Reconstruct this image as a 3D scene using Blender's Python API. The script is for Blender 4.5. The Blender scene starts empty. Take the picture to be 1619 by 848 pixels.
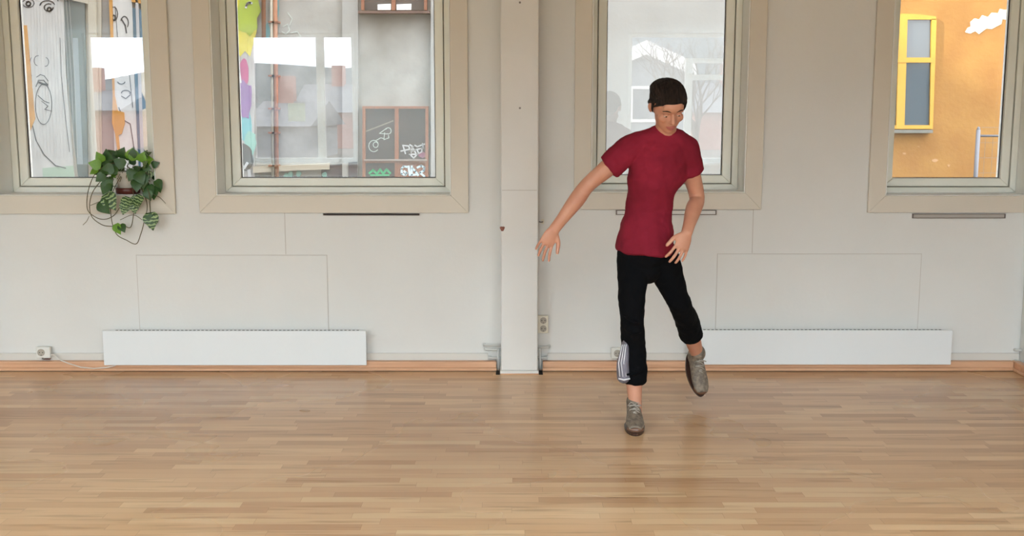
import bpy, bmesh, math, random
from mathutils import Vector, Matrix
random.seed(7)
D = bpy.data
C = bpy.context.scene
COL = C.collection

# ------------------------------------------------------------------ camera
F = 1700.0
CAM_H = 1.48
CAM_Y = -6.15
PITCH = math.atan(244.0 / F)
cam_d = D.cameras.new('camera')
cam = D.objects.new('camera', cam_d); COL.objects.link(cam)
cam.location = (0, CAM_Y, CAM_H)
cam.rotation_euler = (math.pi / 2 - PITCH, 0, 0)
cam_d.sensor_width = 36.0
cam_d.lens = F / 1619.0 * 36.0
cam_d.clip_end = 300
C.camera = cam

# ------------------------------------------------------------------ light, exposure
C.view_settings.view_transform = 'Standard'
C.view_settings.look = 'None'
C.view_settings.gamma = 1.0
C.view_settings.use_curve_mapping = False
C.view_settings.exposure = 0.16
SKY = 8.5
SUN = 8.0
w = D.worlds.new('sky'); C.world = w; w.use_nodes = True
nt = w.node_tree; nt.nodes.clear()
o_ = nt.nodes.new('ShaderNodeOutputWorld'); bg = nt.nodes.new('ShaderNodeBackground')
tc = nt.nodes.new('ShaderNodeTexCoord'); nz = nt.nodes.new('ShaderNodeTexNoise')
nz.inputs['Scale'].default_value = 3.0; nz.inputs['Detail'].default_value = 5
rp = nt.nodes.new('ShaderNodeValToRGB')
rp.color_ramp.elements[0].position = .35; rp.color_ramp.elements[0].color = (.72, .84, 1.0, 1)
rp.color_ramp.elements[1].position = .6; rp.color_ramp.elements[1].color = (1.0, .99, .97, 1)
nt.links.new(tc.outputs['Generated'], nz.inputs['Vector'])
nt.links.new(nz.outputs[0], rp.inputs[0]); nt.links.new(rp.outputs[0], bg.inputs[0])
bg.inputs[1].default_value = SKY
nt.links.new(bg.outputs[0], o_.inputs[0])
sd = D.lights.new('sun', 'SUN'); sun = D.objects.new('sun', sd); COL.objects.link(sun)
sd.energy = SUN; sd.angle = math.radians(1.5); sd.color = (1.0, .9, .74)
SUN_DIR = Vector((.80, .30, -.42)).normalized()
sun.rotation_euler = SUN_DIR.to_track_quat('-Z', 'Y').to_euler()
sun.location = (-10, -5, 14)

# ------------------------------------------------------------------ helpers
cp, sp = math.cos(PITCH), math.sin(PITCH)
def at(u, v, Y):
    """pixel -> point on the plane y = Y"""
    a = (u - 809.5) / F; b = (424 - v) / F
    d = Vector((a, cp + b * sp, -sp + b * cp))
    t = (Y - CAM_Y) / d.y
    return Vector((0, CAM_Y, CAM_H)) + d * t
def AX(u, v, Y): return at(u, v, Y).x
def AZ(v, Y): return at(809.5, v, Y).z

def tag(o, label=None, cat=None, group=None, kind=None):
    if label: o['label'] = label
    if cat: o['category'] = cat
    if group: o['group'] = group
    if kind: o['kind'] = kind
    return o
def empty(name, loc=(0, 0, 0), rz=0):
    e = D.objects.new(name, None); COL.objects.link(e); e.location = loc; e.rotation_euler = (0, 0, rz)
    e.empty_display_size = .1
    return e
def link(name, bm, mat, parent=None, smooth=False, bevel=0, bseg=2):
    me = D.meshes.new(name)
    bmesh.ops.recalc_face_normals(bm, faces=bm.faces)
    bm.to_mesh(me); bm.free()
    if mat: me.materials.append(mat)
    if smooth:
        for p in me.polygons: p.use_smooth = True
    o = D.objects.new(name, me); COL.objects.link(o)
    if parent is not None:
        o.parent = parent
        o.matrix_parent_inverse = world_of(parent).inverted()
    if bevel:
        m = o.modifiers.new('bevel', 'BEVEL'); m.width = bevel; m.segments = bseg; m.limit_method = 'ANGLE'
        m.angle_limit = math.radians(40)
    return o
def world_of(o):
    m = Matrix.LocRotScale(o.location, o.rotation_euler, o.scale)
    if o.parent: return world_of(o.parent) @ o.matrix_parent_inverse @ m
    return m
def box(bm, x0, x1, y0, y1, z0, z1):
    vs = [bm.verts.new((x, y, z)) for x in (x0, x1) for y in (y0, y1) for z in (z0, z1)]
    for f in ((0, 1, 3, 2), (4, 6, 7, 5), (0, 4, 5, 1), (2, 3, 7, 6), (0, 2, 6, 4), (1, 5, 7, 3)):
        bm.faces.new([vs[i] for i in f])
def boxes(*bs):
    bm = bmesh.new()
    for b in bs: box(bm, *b)
    return bm
def prism(bm, pts, y0, y1):
    """polygon in xz (list of (x,z)) extruded from y0 to y1"""
    a = [bm.verts.new((x, y0, z)) for x, z in pts]; b = [bm.verts.new((x, y1, z)) for x, z in pts]
    bm.faces.new(a); bm.faces.new(b[::-1])
    n = len(pts)
    for i in range(n): bm.faces.new((a[i], a[(i + 1) % n], b[(i + 1) % n], b[i]))
def px_prism(bm, pts, Y, depth):
    prism(bm, [(at(u, v, Y).x, at(u, v, Y).z) for u, v in pts], Y, Y + depth)
def frame_ring(bm, x0, x1, z0, z1, wl, wr, wb, wt, y0, y1):
    """four mitred boards around the rectangle x0..x1, z0..z1 (outer)"""
    O = [(x0, z0), (x1, z0), (x1, z1), (x0, z1)]
    I = [(x0 + wl, z0 + wb), (x1 - wr, z0 + wb), (x1 - wr, z1 - wt), (x0 + wl, z1 - wt)]
    for i in range(4):
        j = (i + 1) % 4
        prism(bm, [O[i], O[j], I[j], I[i]], y0, y1)
def tube(bm, pts, rad, seg=10, ref=None, caps=True):
    """loft of ellipses along pts; rad = r, or list of r or (a, b). a is along ref, b across"""
    pts = [Vector(p) for p in pts]; n = len(pts)
    if not isinstance(rad, (list, tuple)): rad = [rad] * n
    rings = []
    prev = None
    for i in range(n):
        t = (pts[min(i + 1, n - 1)] - pts[max(i - 1, 0)])
        if t.length < 1e-9: t = Vector((0, 0, 1))
        t.normalize()
        if ref is not None: s = Vector(ref)
        elif prev is not None: s = prev
        else: s = Vector((1, 0, 0)) if abs(t.x) < .8 else Vector((0, 1, 0))
        s = (s - t * s.dot(t))
        if s.length < 1e-6: s = t.orthogonal()
        s.normalize(); prev = s
        u = t.cross(s)
        a, b = rad[i] if isinstance(rad[i], (list, tuple)) else (rad[i], rad[i])
        rings.append([bm.verts.new(pts[i] + s * a * math.cos(2 * math.pi * k / seg) + u * b * math.sin(2 * math.pi * k / seg)) for k in range(seg)])
    for i in range(n - 1):
        for k in range(seg):
            bm.faces.new((rings[i][k], rings[i][(k + 1) % seg], rings[i + 1][(k + 1) % seg], rings[i + 1][k]))
    if caps:
        bm.faces.new(rings[0][::-1]); bm.faces.new(rings[-1])
def strokes(name, items, Y, m, parent):
    for pts, w_ in items:
        b = bmesh.new(); px_ribbon(b, pts, w_, Y); link(name, b, m, parent)
def limb(bm, pts, rad, seg=20, ref=None, sub=4, e0=1.0, e1=1.0):
    """smooth tapered limb with rounded ends"""
    pts = [Vector(p) for p in pts]
    rad = [r if isinstance(r, (list, tuple)) else (r, r) for r in rad]
    P, R = [], []
    n = len(pts)
    def cr(a, b, c, d, t): return .5 * ((2 * b) + (c - a) * t + (2 * a - 5 * b + 4 * c - d) * t * t + (3 * b - a - 3 * c + d) * t ** 3)
    for i in range(n - 1):
        p = [pts[max(i - 1, 0)], pts[i], pts[i + 1], pts[min(i + 2, n - 1)]]
        r = [rad[max(i - 1, 0)], rad[i], rad[i + 1], rad[min(i + 2, n - 1)]]
        for k in range(sub):
            t = k / sub
            P.append(cr(*p, t)); R.append((cr(*[q[0] for q in r], t), cr(*[q[1] for q in r], t)))
    P.append(pts[-1]); R.append(rad[-1])
    # rounded ends
    d0 = (P[0] - P[1]).normalized(); d1 = (P[-1] - P[-2]).normalized()
    r0 = min(R[0]) * e0; r1 = min(R[-1]) * e1
    def dome(p, d, r, RR):
        return [(p + d * r * math.sin(a), (RR[0] * math.cos(a), RR[1] * math.cos(a))) for a in (.4, .8, 1.2, 1.48)]
    a = dome(P[0], d0, r0, R[0])[::-1]; b = dome(P[-1], d1, r1, R[-1])
    P = [q[0] for q in a] + P + [q[0] for q in b]; R = [q[1] for q in a] + R + [q[1] for q in b]
    tube(bm, P, R, seg, ref)
def ball(bm, c, r, seg=20, rot=None):
    if not isinstance(r, (list, tuple)): r = (r, r, r)
    m = Matrix.Translation(Vector(c)) @ (rot.to_4x4() if rot else Matrix.Identity(4)) @ Matrix.Diagonal((*r, 1))
    bmesh.ops.create_uvsphere(bm, u_segments=seg, v_segments=seg // 2 + 2, radius=1, matrix=m)
def lathe(bm, prof, c=(0, 0, 0), seg=28, axis='z'):
    rings = []
    for r, h in prof:
        rr = []
        for k in range(seg):
            a = 2 * math.pi * k / seg
            if axis == 'z': p = (c[0] + r * math.cos(a), c[1] + r * math.sin(a), c[2] + h)
            else: p = (c[0] + r * math.cos(a), c[1] + h, c[2] + r * math.sin(a))
            rr.append(bm.verts.new(p))
        rings.append(rr)
    for i in range(len(rings) - 1):
        for k in range(seg):
            bm.faces.new((rings[i][k], rings[i][(k + 1) % seg], rings[i + 1][(k + 1) % seg], rings[i + 1][k]))
    bm.faces.new(rings[0][::-1]); bm.faces.new(rings[-1])
def ribbon(bm, pts, wd, y, th=.004, closed=False):
    """flat painted stroke in the xz plane following pts [(x,z)]"""
    P = [Vector((p[0], 0, p[1])) for p in pts]
    for i in range(len(P) - 1 + (1 if closed else 0)):
        a, b = P[i], P[(i + 1) % len(P)]
        d = b - a
        if d.length < 1e-6: continue
        d.normalize(); n = Vector((-d.z, 0, d.x)) * wd / 2; e = d * wd * .35
        prism(bm, [((a - e + n).x, (a - e + n).z), ((a - e - n).x, (a - e - n).z), ((b + e - n).x, (b + e - n).z), ((b + e + n).x, (b + e + n).z)], y - th, y)
def px_ribbon(bm, pts, wpx, Y, closed=False, th=.004):
    ribbon(bm, [(at(u, v, Y).x, at(u, v, Y).z) for u, v in pts], wpx * (Y - CAM_Y) / F, Y, th, closed)
def arc(cx, cy, rx, ry, a0, a1, n=10):
    return [(cx + rx * math.cos(math.radians(a0 + (a1 - a0) * k / n)), cy + ry * math.sin(math.radians(a0 + (a1 - a0) * k / n))) for k in range(n + 1)]

def srgb(r, g, b):
    f = lambda c: (c / 255 / 12.92) if c <= 10 else ((c / 255 + .055) / 1.055) ** 2.4
    return (f(r), f(g), f(b), 1)
def mat(name, col, rough=.6, metal=0, var=0.0, scale=6.0, bump=0.0, bscale=60.0, col2=None, coat=0, stretch=None, detail=4, spec=None):
    m = D.materials.new(name); m.use_nodes = True; n = m.node_tree; b = n.nodes['Principled BSDF']
    b.inputs['Roughness'].default_value = rough; b.inputs['Metallic'].default_value = metal
    if coat: b.inputs['Coat Weight'].default_value = coat
    if spec is not None: b.inputs['Specular IOR Level'].default_value = spec
    b.inputs['Base Color'].default_value = col
    t = n.nodes.new('ShaderNodeTexCoord'); mp = n.nodes.new('ShaderNodeMapping')
    n.links.new(t.outputs['Object'], mp.inputs[0])
    if stretch: mp.inputs['Scale'].default_value = stretch
    if var or col2:
        z = n.nodes.new('ShaderNodeTexNoise'); z.inputs['Scale'].default_value = scale; z.inputs['Detail'].default_value = detail
        n.links.new(mp.outputs[0], z.inputs['Vector'])
        r = n.nodes.new('ShaderNodeValToRGB')
        if col2 is None: col2 = tuple(c * (1 - var) for c in col[:3]) + (1,)
        r.color_ramp.elements[0].position = .35; r.color_ramp.elements[0].color = col2
        r.color_ramp.elements[1].position = .65; r.color_ramp.elements[1].color = col
        n.links.new(z.outputs[0], r.inputs[0]); n.links.new(r.outputs[0], b.inputs['Base Color'])
    if bump:
        z = n.nodes.new('ShaderNodeTexNoise'); z.inputs['Scale'].default_value = bscale; z.inputs['Detail'].default_value = 4
        n.links.new(mp.outputs[0], z.inputs['Vector'])
        bp = n.nodes.new('ShaderNodeBump'); bp.inputs['Strength'].default_value = bump; bp.inputs['Distance'].default_value = .01
        n.links.new(z.outputs[0], bp.inputs['Height']); n.links.new(bp.outputs[0], b.inputs['Normal'])
    return m
def glass_mat(name, ior=1.9, tint=(1, 1, 1, 1)):
    m = D.materials.new(name); m.use_nodes = True; n = m.node_tree; n.nodes.clear()
    o = n.nodes.new('ShaderNodeOutputMaterial'); mx = n.nodes.new('ShaderNodeMixShader')
    tr = n.nodes.new('ShaderNodeBsdfTransparent'); gl = n.nodes.new('ShaderNodeBsdfGlossy'); fr = n.nodes.new('ShaderNodeFresnel')
    gl.inputs['Roughness'].default_value = 0.0; tr.inputs[0].default_value = tint; fr.inputs[0].default_value = ior
    n.links.new(fr.outputs[0], mx.inputs[0]); n.links.new(tr.outputs[0], mx.inputs[1]); n.links.new(gl.outputs[0], mx.inputs[2])
    n.links.new(mx.outputs[0], o.inputs[0])
    return m
def floor_mat():
    m = D.materials.new('beech_parquet'); m.use_nodes = True; n = m.node_tree; b = n.nodes['Principled BSDF']
    N = n.nodes.new; L = n.links.new
    t = N('ShaderNodeTexCoord'); s = N('ShaderNodeSeparateXYZ'); L(t.outputs['Object'], s.inputs[0])
    def M(op, a, c=None):
        k = N('ShaderNodeMath'); k.operation = op
        for i, q in enumerate((a, c)):
            if q is None: continue
            if isinstance(q, (int, float)): k.inputs[i].default_value = q
            else: L(q, k.inputs[i])
        return k.outputs[0]
    yy = M('DIVIDE', s.outputs[1], .056)
    row = M('FLOOR', yy)
    w1 = N('ShaderNodeTexWhiteNoise'); w1.noise_dimensions = '1D'; L(row, w1.inputs['W'])
    xx = M('ADD', M('DIVIDE', s.outputs[0], .46), M('MULTIPLY', w1.outputs[0], 7.3))
    colm = M('FLOOR', xx)
    cb = N('ShaderNodeCombineXYZ'); L(row, cb.inputs[0]); L(colm, cb.inputs[1])
    w2 = N('ShaderNodeTexWhiteNoise'); w2.noise_dimensions = '2D'; L(cb.outputs[0], w2.inputs['Vector'])
    r = N('ShaderNodeValToRGB'); e = r.color_ramp.elements
    e[0].position = 0; e[0].color = srgb(188, 146, 108); e[1].position = 1; e[1].color = srgb(220, 186, 146)
    q = e.new(.25); q.color = srgb(203, 163, 123); q = e.new(.6); q.color = srgb(210, 172, 132)
    L(w2.outputs[0], r.inputs[0])
    # grain
    mp = N('ShaderNodeMapping'); mp.inputs['Scale'].default_value = (2.2, 30, 1); L(t.outputs['Object'], mp.inputs[0])
    ad = N('ShaderNodeVectorMath'); ad.operation = 'ADD'; L(mp.outputs[0], ad.inputs[0])
    sc = N('ShaderNodeVectorMath'); sc.operation = 'SCALE'; sc.inputs['Scale'].default_value = 20; L(w2.outputs['Color'], sc.inputs[0]); L(sc.outputs[0], ad.inputs[1])
    g = N('ShaderNodeTexNoise'); g.inputs['Scale'].default_value = 1; g.inputs['Detail'].default_value = 6; L(ad.outputs[0], g.inputs['Vector'])
    gr = N('ShaderNodeValToRGB'); gr.color_ramp.elements[0].position = .28; gr.color_ramp.elements[0].color = (.62, .54, .47, 1)
    gr.color_ramp.elements[1].position = .46; gr.color_ramp.elements[1].color = (1, 1, 1, 1); L(g.outputs[0], gr.inputs[0])
    mx = N('ShaderNodeMix'); mx.data_type = 'RGBA'; mx.blend_type = 'MULTIPLY'; mx.inputs[0].default_value = .75
    L(r.outputs[0], mx.inputs[6]); L(gr.outputs[0], mx.inputs[7])
    # worn / varnished blotches
    z = N('ShaderNodeTexNoise'); z.inputs['Scale'].default_value = .8; z.inputs['Detail'].default_value = 3; L(t.outputs['Object'], z.inputs['Vector'])
    zr = N('ShaderNodeValToRGB'); zr.color_ramp.elements[0].position = .35; zr.color_ramp.elements[0].color = (.92, .86, .8, 1)
    zr.color_ramp.elements[1].position = .62; zr.color_ramp.elements[1].color = (1.06, 1.04, 1.02, 1); L(z.outputs[0], zr.inputs[0])
    m2 = N('ShaderNodeMix'); m2.data_type = 'RGBA'; m2.blend_type = 'MULTIPLY'; m2.inputs[0].default_value = 1
    L(mx.outputs[2], m2.inputs[6]); L(zr.outputs[0], m2.inputs[7])
    # joints
    fy = M('FRACT', yy); fx = M('FRACT', xx)
    jy = M('MINIMUM', fy, M('SUBTRACT', 1.0, fy)); jx = M('MINIMUM', fx, M('SUBTRACT', 1.0, fx))
    j = M('MAXIMUM', M('LESS_THAN', jy, .012), M('LESS_THAN', jx, .0016))
    m3 = N('ShaderNodeMix'); m3.data_type = 'RGBA'; m3.inputs[7].default_value = srgb(140, 92, 58)
    L(M('MULTIPLY', j, .5), m3.inputs[0]); L(m2.outputs[2], m3.inputs[6])
    L(m3.outputs[2], b.inputs['Base Color'])
    b.inputs['Roughness'].default_value = .34
    rr = N('ShaderNodeMapRange'); rr.inputs[3].default_value = .20; rr.inputs[4].default_value = .36
    L(z.outputs[0], rr.inputs[0]); L(rr.outputs[0], b.inputs['Roughness'])
    return m
def wall_mat():
    m = mat('painted_wall', srgb(222, 221, 218), .75, var=.05, scale=1.3, bump=.12, bscale=35)
    return m

M_wall = wall_mat()
M_white = mat('white_paint', srgb(214, 210, 203), .5, var=.03, scale=3, bump=.05, bscale=20)
M_column = mat('column_paint', srgb(224, 222, 219), .6, var=.05, scale=2, bump=.08, bscale=18)
M_ceiling = mat('ceiling_paint', srgb(186, 166, 146), .8)
M_casing = mat('casing_paint', srgb(214, 206, 193), .5, var=.03, scale=2, bump=.04, bscale=15)
M_lining = mat('lining_paint', srgb(240, 240, 236), .45)
M_sash = mat('sash_paint', srgb(236, 236, 226), .4, var=.03, scale=5)
M_gasket = mat('black_gasket', srgb(40, 38, 42), .7)
M_gasket_d = mat('dark_gasket', srgb(62, 56, 56), .7)
M_gasket_g = mat('grey_gasket', srgb(120, 110, 98), .7)
M_glass = glass_mat('window_glass', 1.85)
M_glass_b = glass_mat('back_window_glass', 1.45)
M_rad = mat('heater_white', srgb(226, 229, 231), .4)
M_beech = mat('beech_moulding', srgb(216, 170, 136), .45, col2=srgb(198, 150, 116), scale=2.0, stretch=(.7, 20, 20))
M_dark = mat('dark_gap', srgb(34, 24, 20), .8)
M_pipe = mat('painted_pipe', srgb(205, 205, 202), .4)
M_socket = mat('socket_cream', srgb(222, 216, 200), .4)
M_socket_w = mat('socket_white', srgb(222, 220, 214), .4)
M_steel = mat('steel', srgb(120, 112, 105), .35, metal=.8)
M_cable = mat('white_cable', srgb(214, 208, 200), .5)
M_floor = floor_mat()

# ------------------------------------------------------------------ room shell
RX0, RX1 = -8.4, 7.9
BACK = -9.1
CEIL = 3.05
TH = .36
FZ = 0.0
def struct(name, bm, m, **k):
    o = link(name, bm, m, **k); o['kind'] = 'structure'; return o

struct('floor', boxes((RX0 - .3, RX1 + .3, BACK - .3, .1, -.12, 0)), M_floor)
struct('ceiling', boxes((RX0 - .3, RX1 + .3, BACK - .3, TH, CEIL, CEIL + .25)), M_ceiling)
struct('wall_left', boxes((RX0 - .3, RX0, BACK, .0, 0, CEIL)), M_wall)
struct('wall_right', boxes((RX1, RX1 + .3, BACK, .0, 0, CEIL)), M_wall)

# window openings on the wall plane: (left px, right px, v of sill edge, casing bottom v)
WIN = [(-3, 247, 309.5, 338.5), (342, 713, 309.5, 337), (934, 1178, 305, 331.5), (1400, 1630, 310, 336.5)]
CY = -.022          # front of the casing
HEAD = 2.42
ops = []
for (a, b, s, cb) in WIN:
    x0 = AX(a, s, CY); x1 = AX(b, s, CY); z0 = AZ(s, CY); zb = AZ(cb, CY)
    ops.append((x0, x1, z0, zb))
bm = bmesh.new()
zs = min(o[2] for o in ops) - .0
TOP = 14.0  # wall carried far up, out of view, to shade the courtyard
# sill courses differ a little, so every bay is its own stack
edges = [RX0 - .3] + [c for o in ops for c in (o[0], o[1])] + [RX1 + .3]
for i in range(len(edges) - 1):
    if i % 2 == 0: box(bm, edges[i], edges[i + 1], 0, TH, 0, HEAD)
    else: box(bm, edges[i], edges[i + 1], 0, TH, 0, ops[i // 2][2])
box(bm, edges[0], edges[-1], 0, TH, HEAD, TOP)
struct('wall_front', bm, M_wall)

# back wall with windows; third one added, outer ones widened for light
VD = (.19 - CAM_Y) + (.19 - BACK)      # optical distance to the mirrored back wall
def bx(u): return (u - 809.5) * VD * cp / F
BW = [(bx(136), bx(352)), (bx(394), bx(562)), (bx(697), bx(938)), (bx(993), bx(1345))]
BZ0, BZ1 = .78, 2.62
bm = bmesh.new()
ed = [RX0 - .3] + [c for o in BW for c in o] + [RX1 + .3]
box(bm, ed[0], ed[-1], BACK - .3, BACK, 0, BZ0); box(bm, ed[0], ed[-1], BACK - .3, BACK, BZ1, CEIL)
for i in range(0, len(ed), 2): box(bm, ed[i], ed[i + 1], BACK - .3, BACK, BZ0, BZ1)
struct('wall_back', bm, M_wall)

# ------------------------------------------------------------------ front windows
def make_window(i):
    x0, x1, z0, zb = ops[i]; z1 = HEAD
    w_ = empty('window_%d' % (i + 1), ((x0 + x1) / 2, 0, z0)); w_['kind'] = 'structure'
    cw = z0 - zb; e = .001
    # casing: mitred boards
    lft = i != 0 or True
    rgt = i != 3
    O = [(x0 - cw, zb), (x1 + (cw if rgt else 0), zb), (x1 + (cw if rgt else 0), z1 + cw), (x0 - cw, z1 + cw)]
    I = [(x0, z0), (x1, z0), (x1, z1), (x0, z1)]
    for k in range(4):
        if k == 1 and not rgt: continue
        j = (k + 1) % 4
        b = bmesh.new(); prism(b, [O[k], O[j], I[j], I[k]], CY, -.0005)
        link('casing', b, M_casing, w_, bevel=.0022)
    # lining boards of the reveal
    t = .006
    b = bmesh.new()
    box(b, x0 + e, x0 + t, CY + .002, .17, z0 + t, z1 - t); box(b, x1 - t, x1 - e, CY + .002, .17, z0 + t, z1 - t); box(b, x0 + e, x1 - e, CY + .002, .17, z1 - t, z1 - e)
    link('reveal_lining', b, M_lining, w_)
    b = boxes((x0 + e, x1 - e, CY - .004, .17, z0 + e, z0 + t))
    link('sill', b, M_lining, w_, bevel=.002)
    # outer frame
    a0, a1, c0, c1 = x0 + t + e, x1 - t - e, z0 + t + e, z1 - t - e
    FY = .155; fw = .036
    b = bmesh.new(); frame_ring(b, a0, a1, c0, c1, fw, fw, fw * .85, fw, FY, .25)
    link('outer_frame', b, M_sash, w_, bevel=.003)
    b = bmesh.new(); g = .0032
    frame_ring(b, a0 + fw + e, a1 - fw - e, c0 + fw * .85 + e, c1 - fw - e, g, g, g, g, FY + .02, .24)
    link('gasket', b, M_gasket_g, w_)
    s0, s1, q0, q1 = a0 + fw + g + .002, a1 - fw - g - .002, c0 + fw * .85 + g + .002, c1 - fw - g - .002
    sw = .050
    b = bmesh.new(); frame_ring(b, s0, s1, q0, q1, sw, sw, sw * .92, sw, FY + .006, .225)
    sash = link('sash', b, M_sash, w_, bevel=.004)
    b = bmesh.new(); frame_ring(b, s0 + sw + e, s1 - sw - e, q0 + sw * .92 + e, q1 - sw - e, .0035, .0035, .0045, .0035, .181, .1895)
    link('glazing_bead', b, M_gasket_d, sash)
    b = boxes((s0 + sw + .006, s1 - sw - .006, .190, .193, q0 + sw * .92 + .006, q1 - sw - .006))
    link('pane', b, M_glass, sash)
for i in range(4): make_window(i)

# back windows
def back_window(i, x0, x1, bars):
    w_ = empty('window_%d' % (5 + i), ((x0 + x1) / 2, BACK, BZ0)); w_['kind'] = 'structure'
    b = bmesh.new(); frame_ring(b, x0 + .001, x1 - .001, BZ0 + .001, BZ1 - .001, .05, .05, .06, .05, BACK - .2, BACK - .06)
    link('frame', b, M_lining, w_, bevel=.003)
    for (bx0, bx1, bz0, bz1) in bars:
        link('mullion', boxes((bx0, bx1, BACK - .17, BACK - .08, bz0, bz1)), M_lining, w_, bevel=.003)
    link('pane', boxes((x0 + .051, x1 - .051, BACK - .145, BACK - .14, BZ0 + .062, BZ1 - .052)), M_glass_b, w_)
    link('sill', boxes((x0 - .04, x1 + .04, BACK - .05, BACK + .07, BZ0 - .035, BZ0)), M_lining, w_, bevel=.004)
z0i, z1i = BZ0 + .062, BZ1 - .052
back_window(0, *BW[0], [(bx(236), bx(244), z0i, z1i)])
back_window(1, *BW[1], [(bx(500), bx(512), z0i, z1i)])
back_window(2, *BW[2], [(bx(812), bx(820), z0i, z1i)])  # extra window added for its light, outside the mirrored views
back_window(3, *BW[3], [(bx(1084), bx(1095), z0i, 2.27), (bx(1095), bx(1212), 2.20, 2.27), (bx(1095), bx(1212), 1.96, 2.04), (bx(1212), bx(1222), z0i, z1i)])

# ------------------------------------------------------------------ fill lamps, added out of view to brighten the room
FILL_W = 100.0
M_diff = D.materials.new('fill_diffuser'); M_diff.use_nodes = True
M_diff.node_tree.nodes['Principled BSDF'].inputs['Emission Color'].default_value = (.9, .97, 1, 1)
M_diff.node_tree.nodes['Principled BSDF'].inputs['Emission Strength'].default_value = 3.0
def fill_lamp(x, y, label):
    e = empty('fill_lamp', (x, y, CEIL)); tag(e, label, 'lamp', 'added fill lamps out of view')
    b = bmesh.new(); frame_ring(b, x - .62, x + .62, 0, .34, .03, .03, .03, .03, 0, .06)
    bmesh.ops.transform(b, matrix=Matrix.Translation((0, y - .17, CEIL - .0)) @ Matrix(((1, 0, 0, 0), (0, 0, 1, 0), (0, -1, 0, 0), (0, 0, 0, 1))), verts=b.verts)
    link('housing', b, M_lining, e)
    link('diffuser', boxes((x - .58, x + .58, y - .13, y + .13, CEIL - .03, CEIL - .02)), M_diff, e)
    ld = D.lights.new('fill_light', 'AREA'); ld.shape = 'RECTANGLE'; ld.size = 1.14; ld.size_y = .25; ld.energy = FILL_W; ld.color = (.64, .88, 1.0); ld.spread = math.radians(160)
    l = D.objects.new('fill_light', ld); COL.objects.link(l); l.location = (0, 0, -.035); l.parent = e
for (x, nm) in ((-6.0, 'far left'), (-3.2, 'left'), (-.3, 'right'), (2.7, 'far right')):
    for (y, nn) in ((-8.0, 'back row by the rear windows'), (-5.8, 'row above the viewer')):
        fill_lamp(x, y, 'added flat fill lamp out of view, %s in the %s' % (nm, nn))

# ------------------------------------------------------------------ wall panels, columns, skirting
def wpx(u0, u1, v0, v1, Y=0.0):
    """rectangle on plane Y from pixel box: x0,x1,z0,z1"""
    vm = (v0 + v1) / 2
    return AX(u0, vm, Y), AX(u1, vm, Y), AZ(v1, Y), AZ(v0, Y)
M_seam = mat('seam_filler', srgb(196, 190, 184), .9)
def access_panel(n, u0, u1, v0, us):
    x0, x1, z0, z1 = wpx(u0, u1, v0, 523)
    t = empty('trim_%d' % n, ((x0 + x1) / 2, 0, z0)); t['kind'] = 'structure'
    zl = .19
    link('panel', boxes((x0, x1, -.0045, -.0004, zl, z1)), M_wall, t, bevel=.0015)
    b = bmesh.new(); frame_ring(b, x0 - .003, x1 + .003, zl, z1 + .003, .003, .003, .001, .003, -.0032, -.0004)
    link('panel_edge', b, M_seam, t)
    xs = AX(us, 370, 0)
    link('board_joint', boxes((xs - .002, xs + .002, -.0016, -.0003, z1 + .006, ops[1 if us < 800 else 2][3] - .002)), M_seam, t)
access_panel(1, 219, 518, 404, 451)
access_panel(2, 1133, 1453, 402, 1190)

def column(xc, wdt, label, n):
    c = empty('column', (xc, -.07, 0)); tag(c, label, 'column', 'square columns along the window wall')
    yf = -.135
    link('shaft', boxes((xc - wdt / 2, xc + wdt / 2, yf, -.001, .022, CEIL - .001)), M_column, c, bevel=.006)
    link('foot_trim', boxes((xc - wdt / 2 - .006, xc + wdt / 2 + .006, yf - .006, -.012, .006, .022)), M_column, c, bevel=.002)
    link('floor_seal', boxes((xc - wdt / 2 - .004, xc + wdt / 2 + .004, yf - .006, -.012, .0004, .006)), M_beech, c)
    if n == 0:
        zj = AZ(301, yf)
        link('joint', boxes((xc - wdt / 2 + .008, xc + wdt / 2 - .008, yf - .001, yf + .001, zj - .0018, zj + .0018)), M_seam, c)
        b = bmesh.new()
        for (u, v) in ((822, 4), (822, 171)):
            p = at(u, v, yf); lathe(b, [(.006, 0), (.006, -.002)], (p.x, yf, p.z), 10, 'y')
        link('screw_hole', b, M_steel, c)
        b = bmesh.new(); p = at(795, 362, yf)
        prism(b, [(p.x - .003 + .012 * math.cos(a) * (1 + .4 * math.sin(3 * a)), p.z + .018 * math.sin(a) * (1 + .3 * math.cos(2 * a))) for a in [k * .5 for k in range(12)] if True], yf - .0012, yf + .001)
        link('plaster_chip', b, mat('chip_brown', srgb(150, 98, 84), .9, var=.4, scale=80), c)
xa, xb = AX(792, 450, -.135), AX(850.5, 450, -.135)
CW = xb - xa; CX = (xa + xb) / 2
column(CX, CW, 'square white painted column between the two middle windows', 0)
xr = ops[3][1] + .004
column(xr + CW / 2, CW, 'square white column at the right edge of the window wall', 1)
column(ops[0][0] - .012 - CW / 2 - .09, CW, 'square white column at the left end of the window wall', 2)

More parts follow.
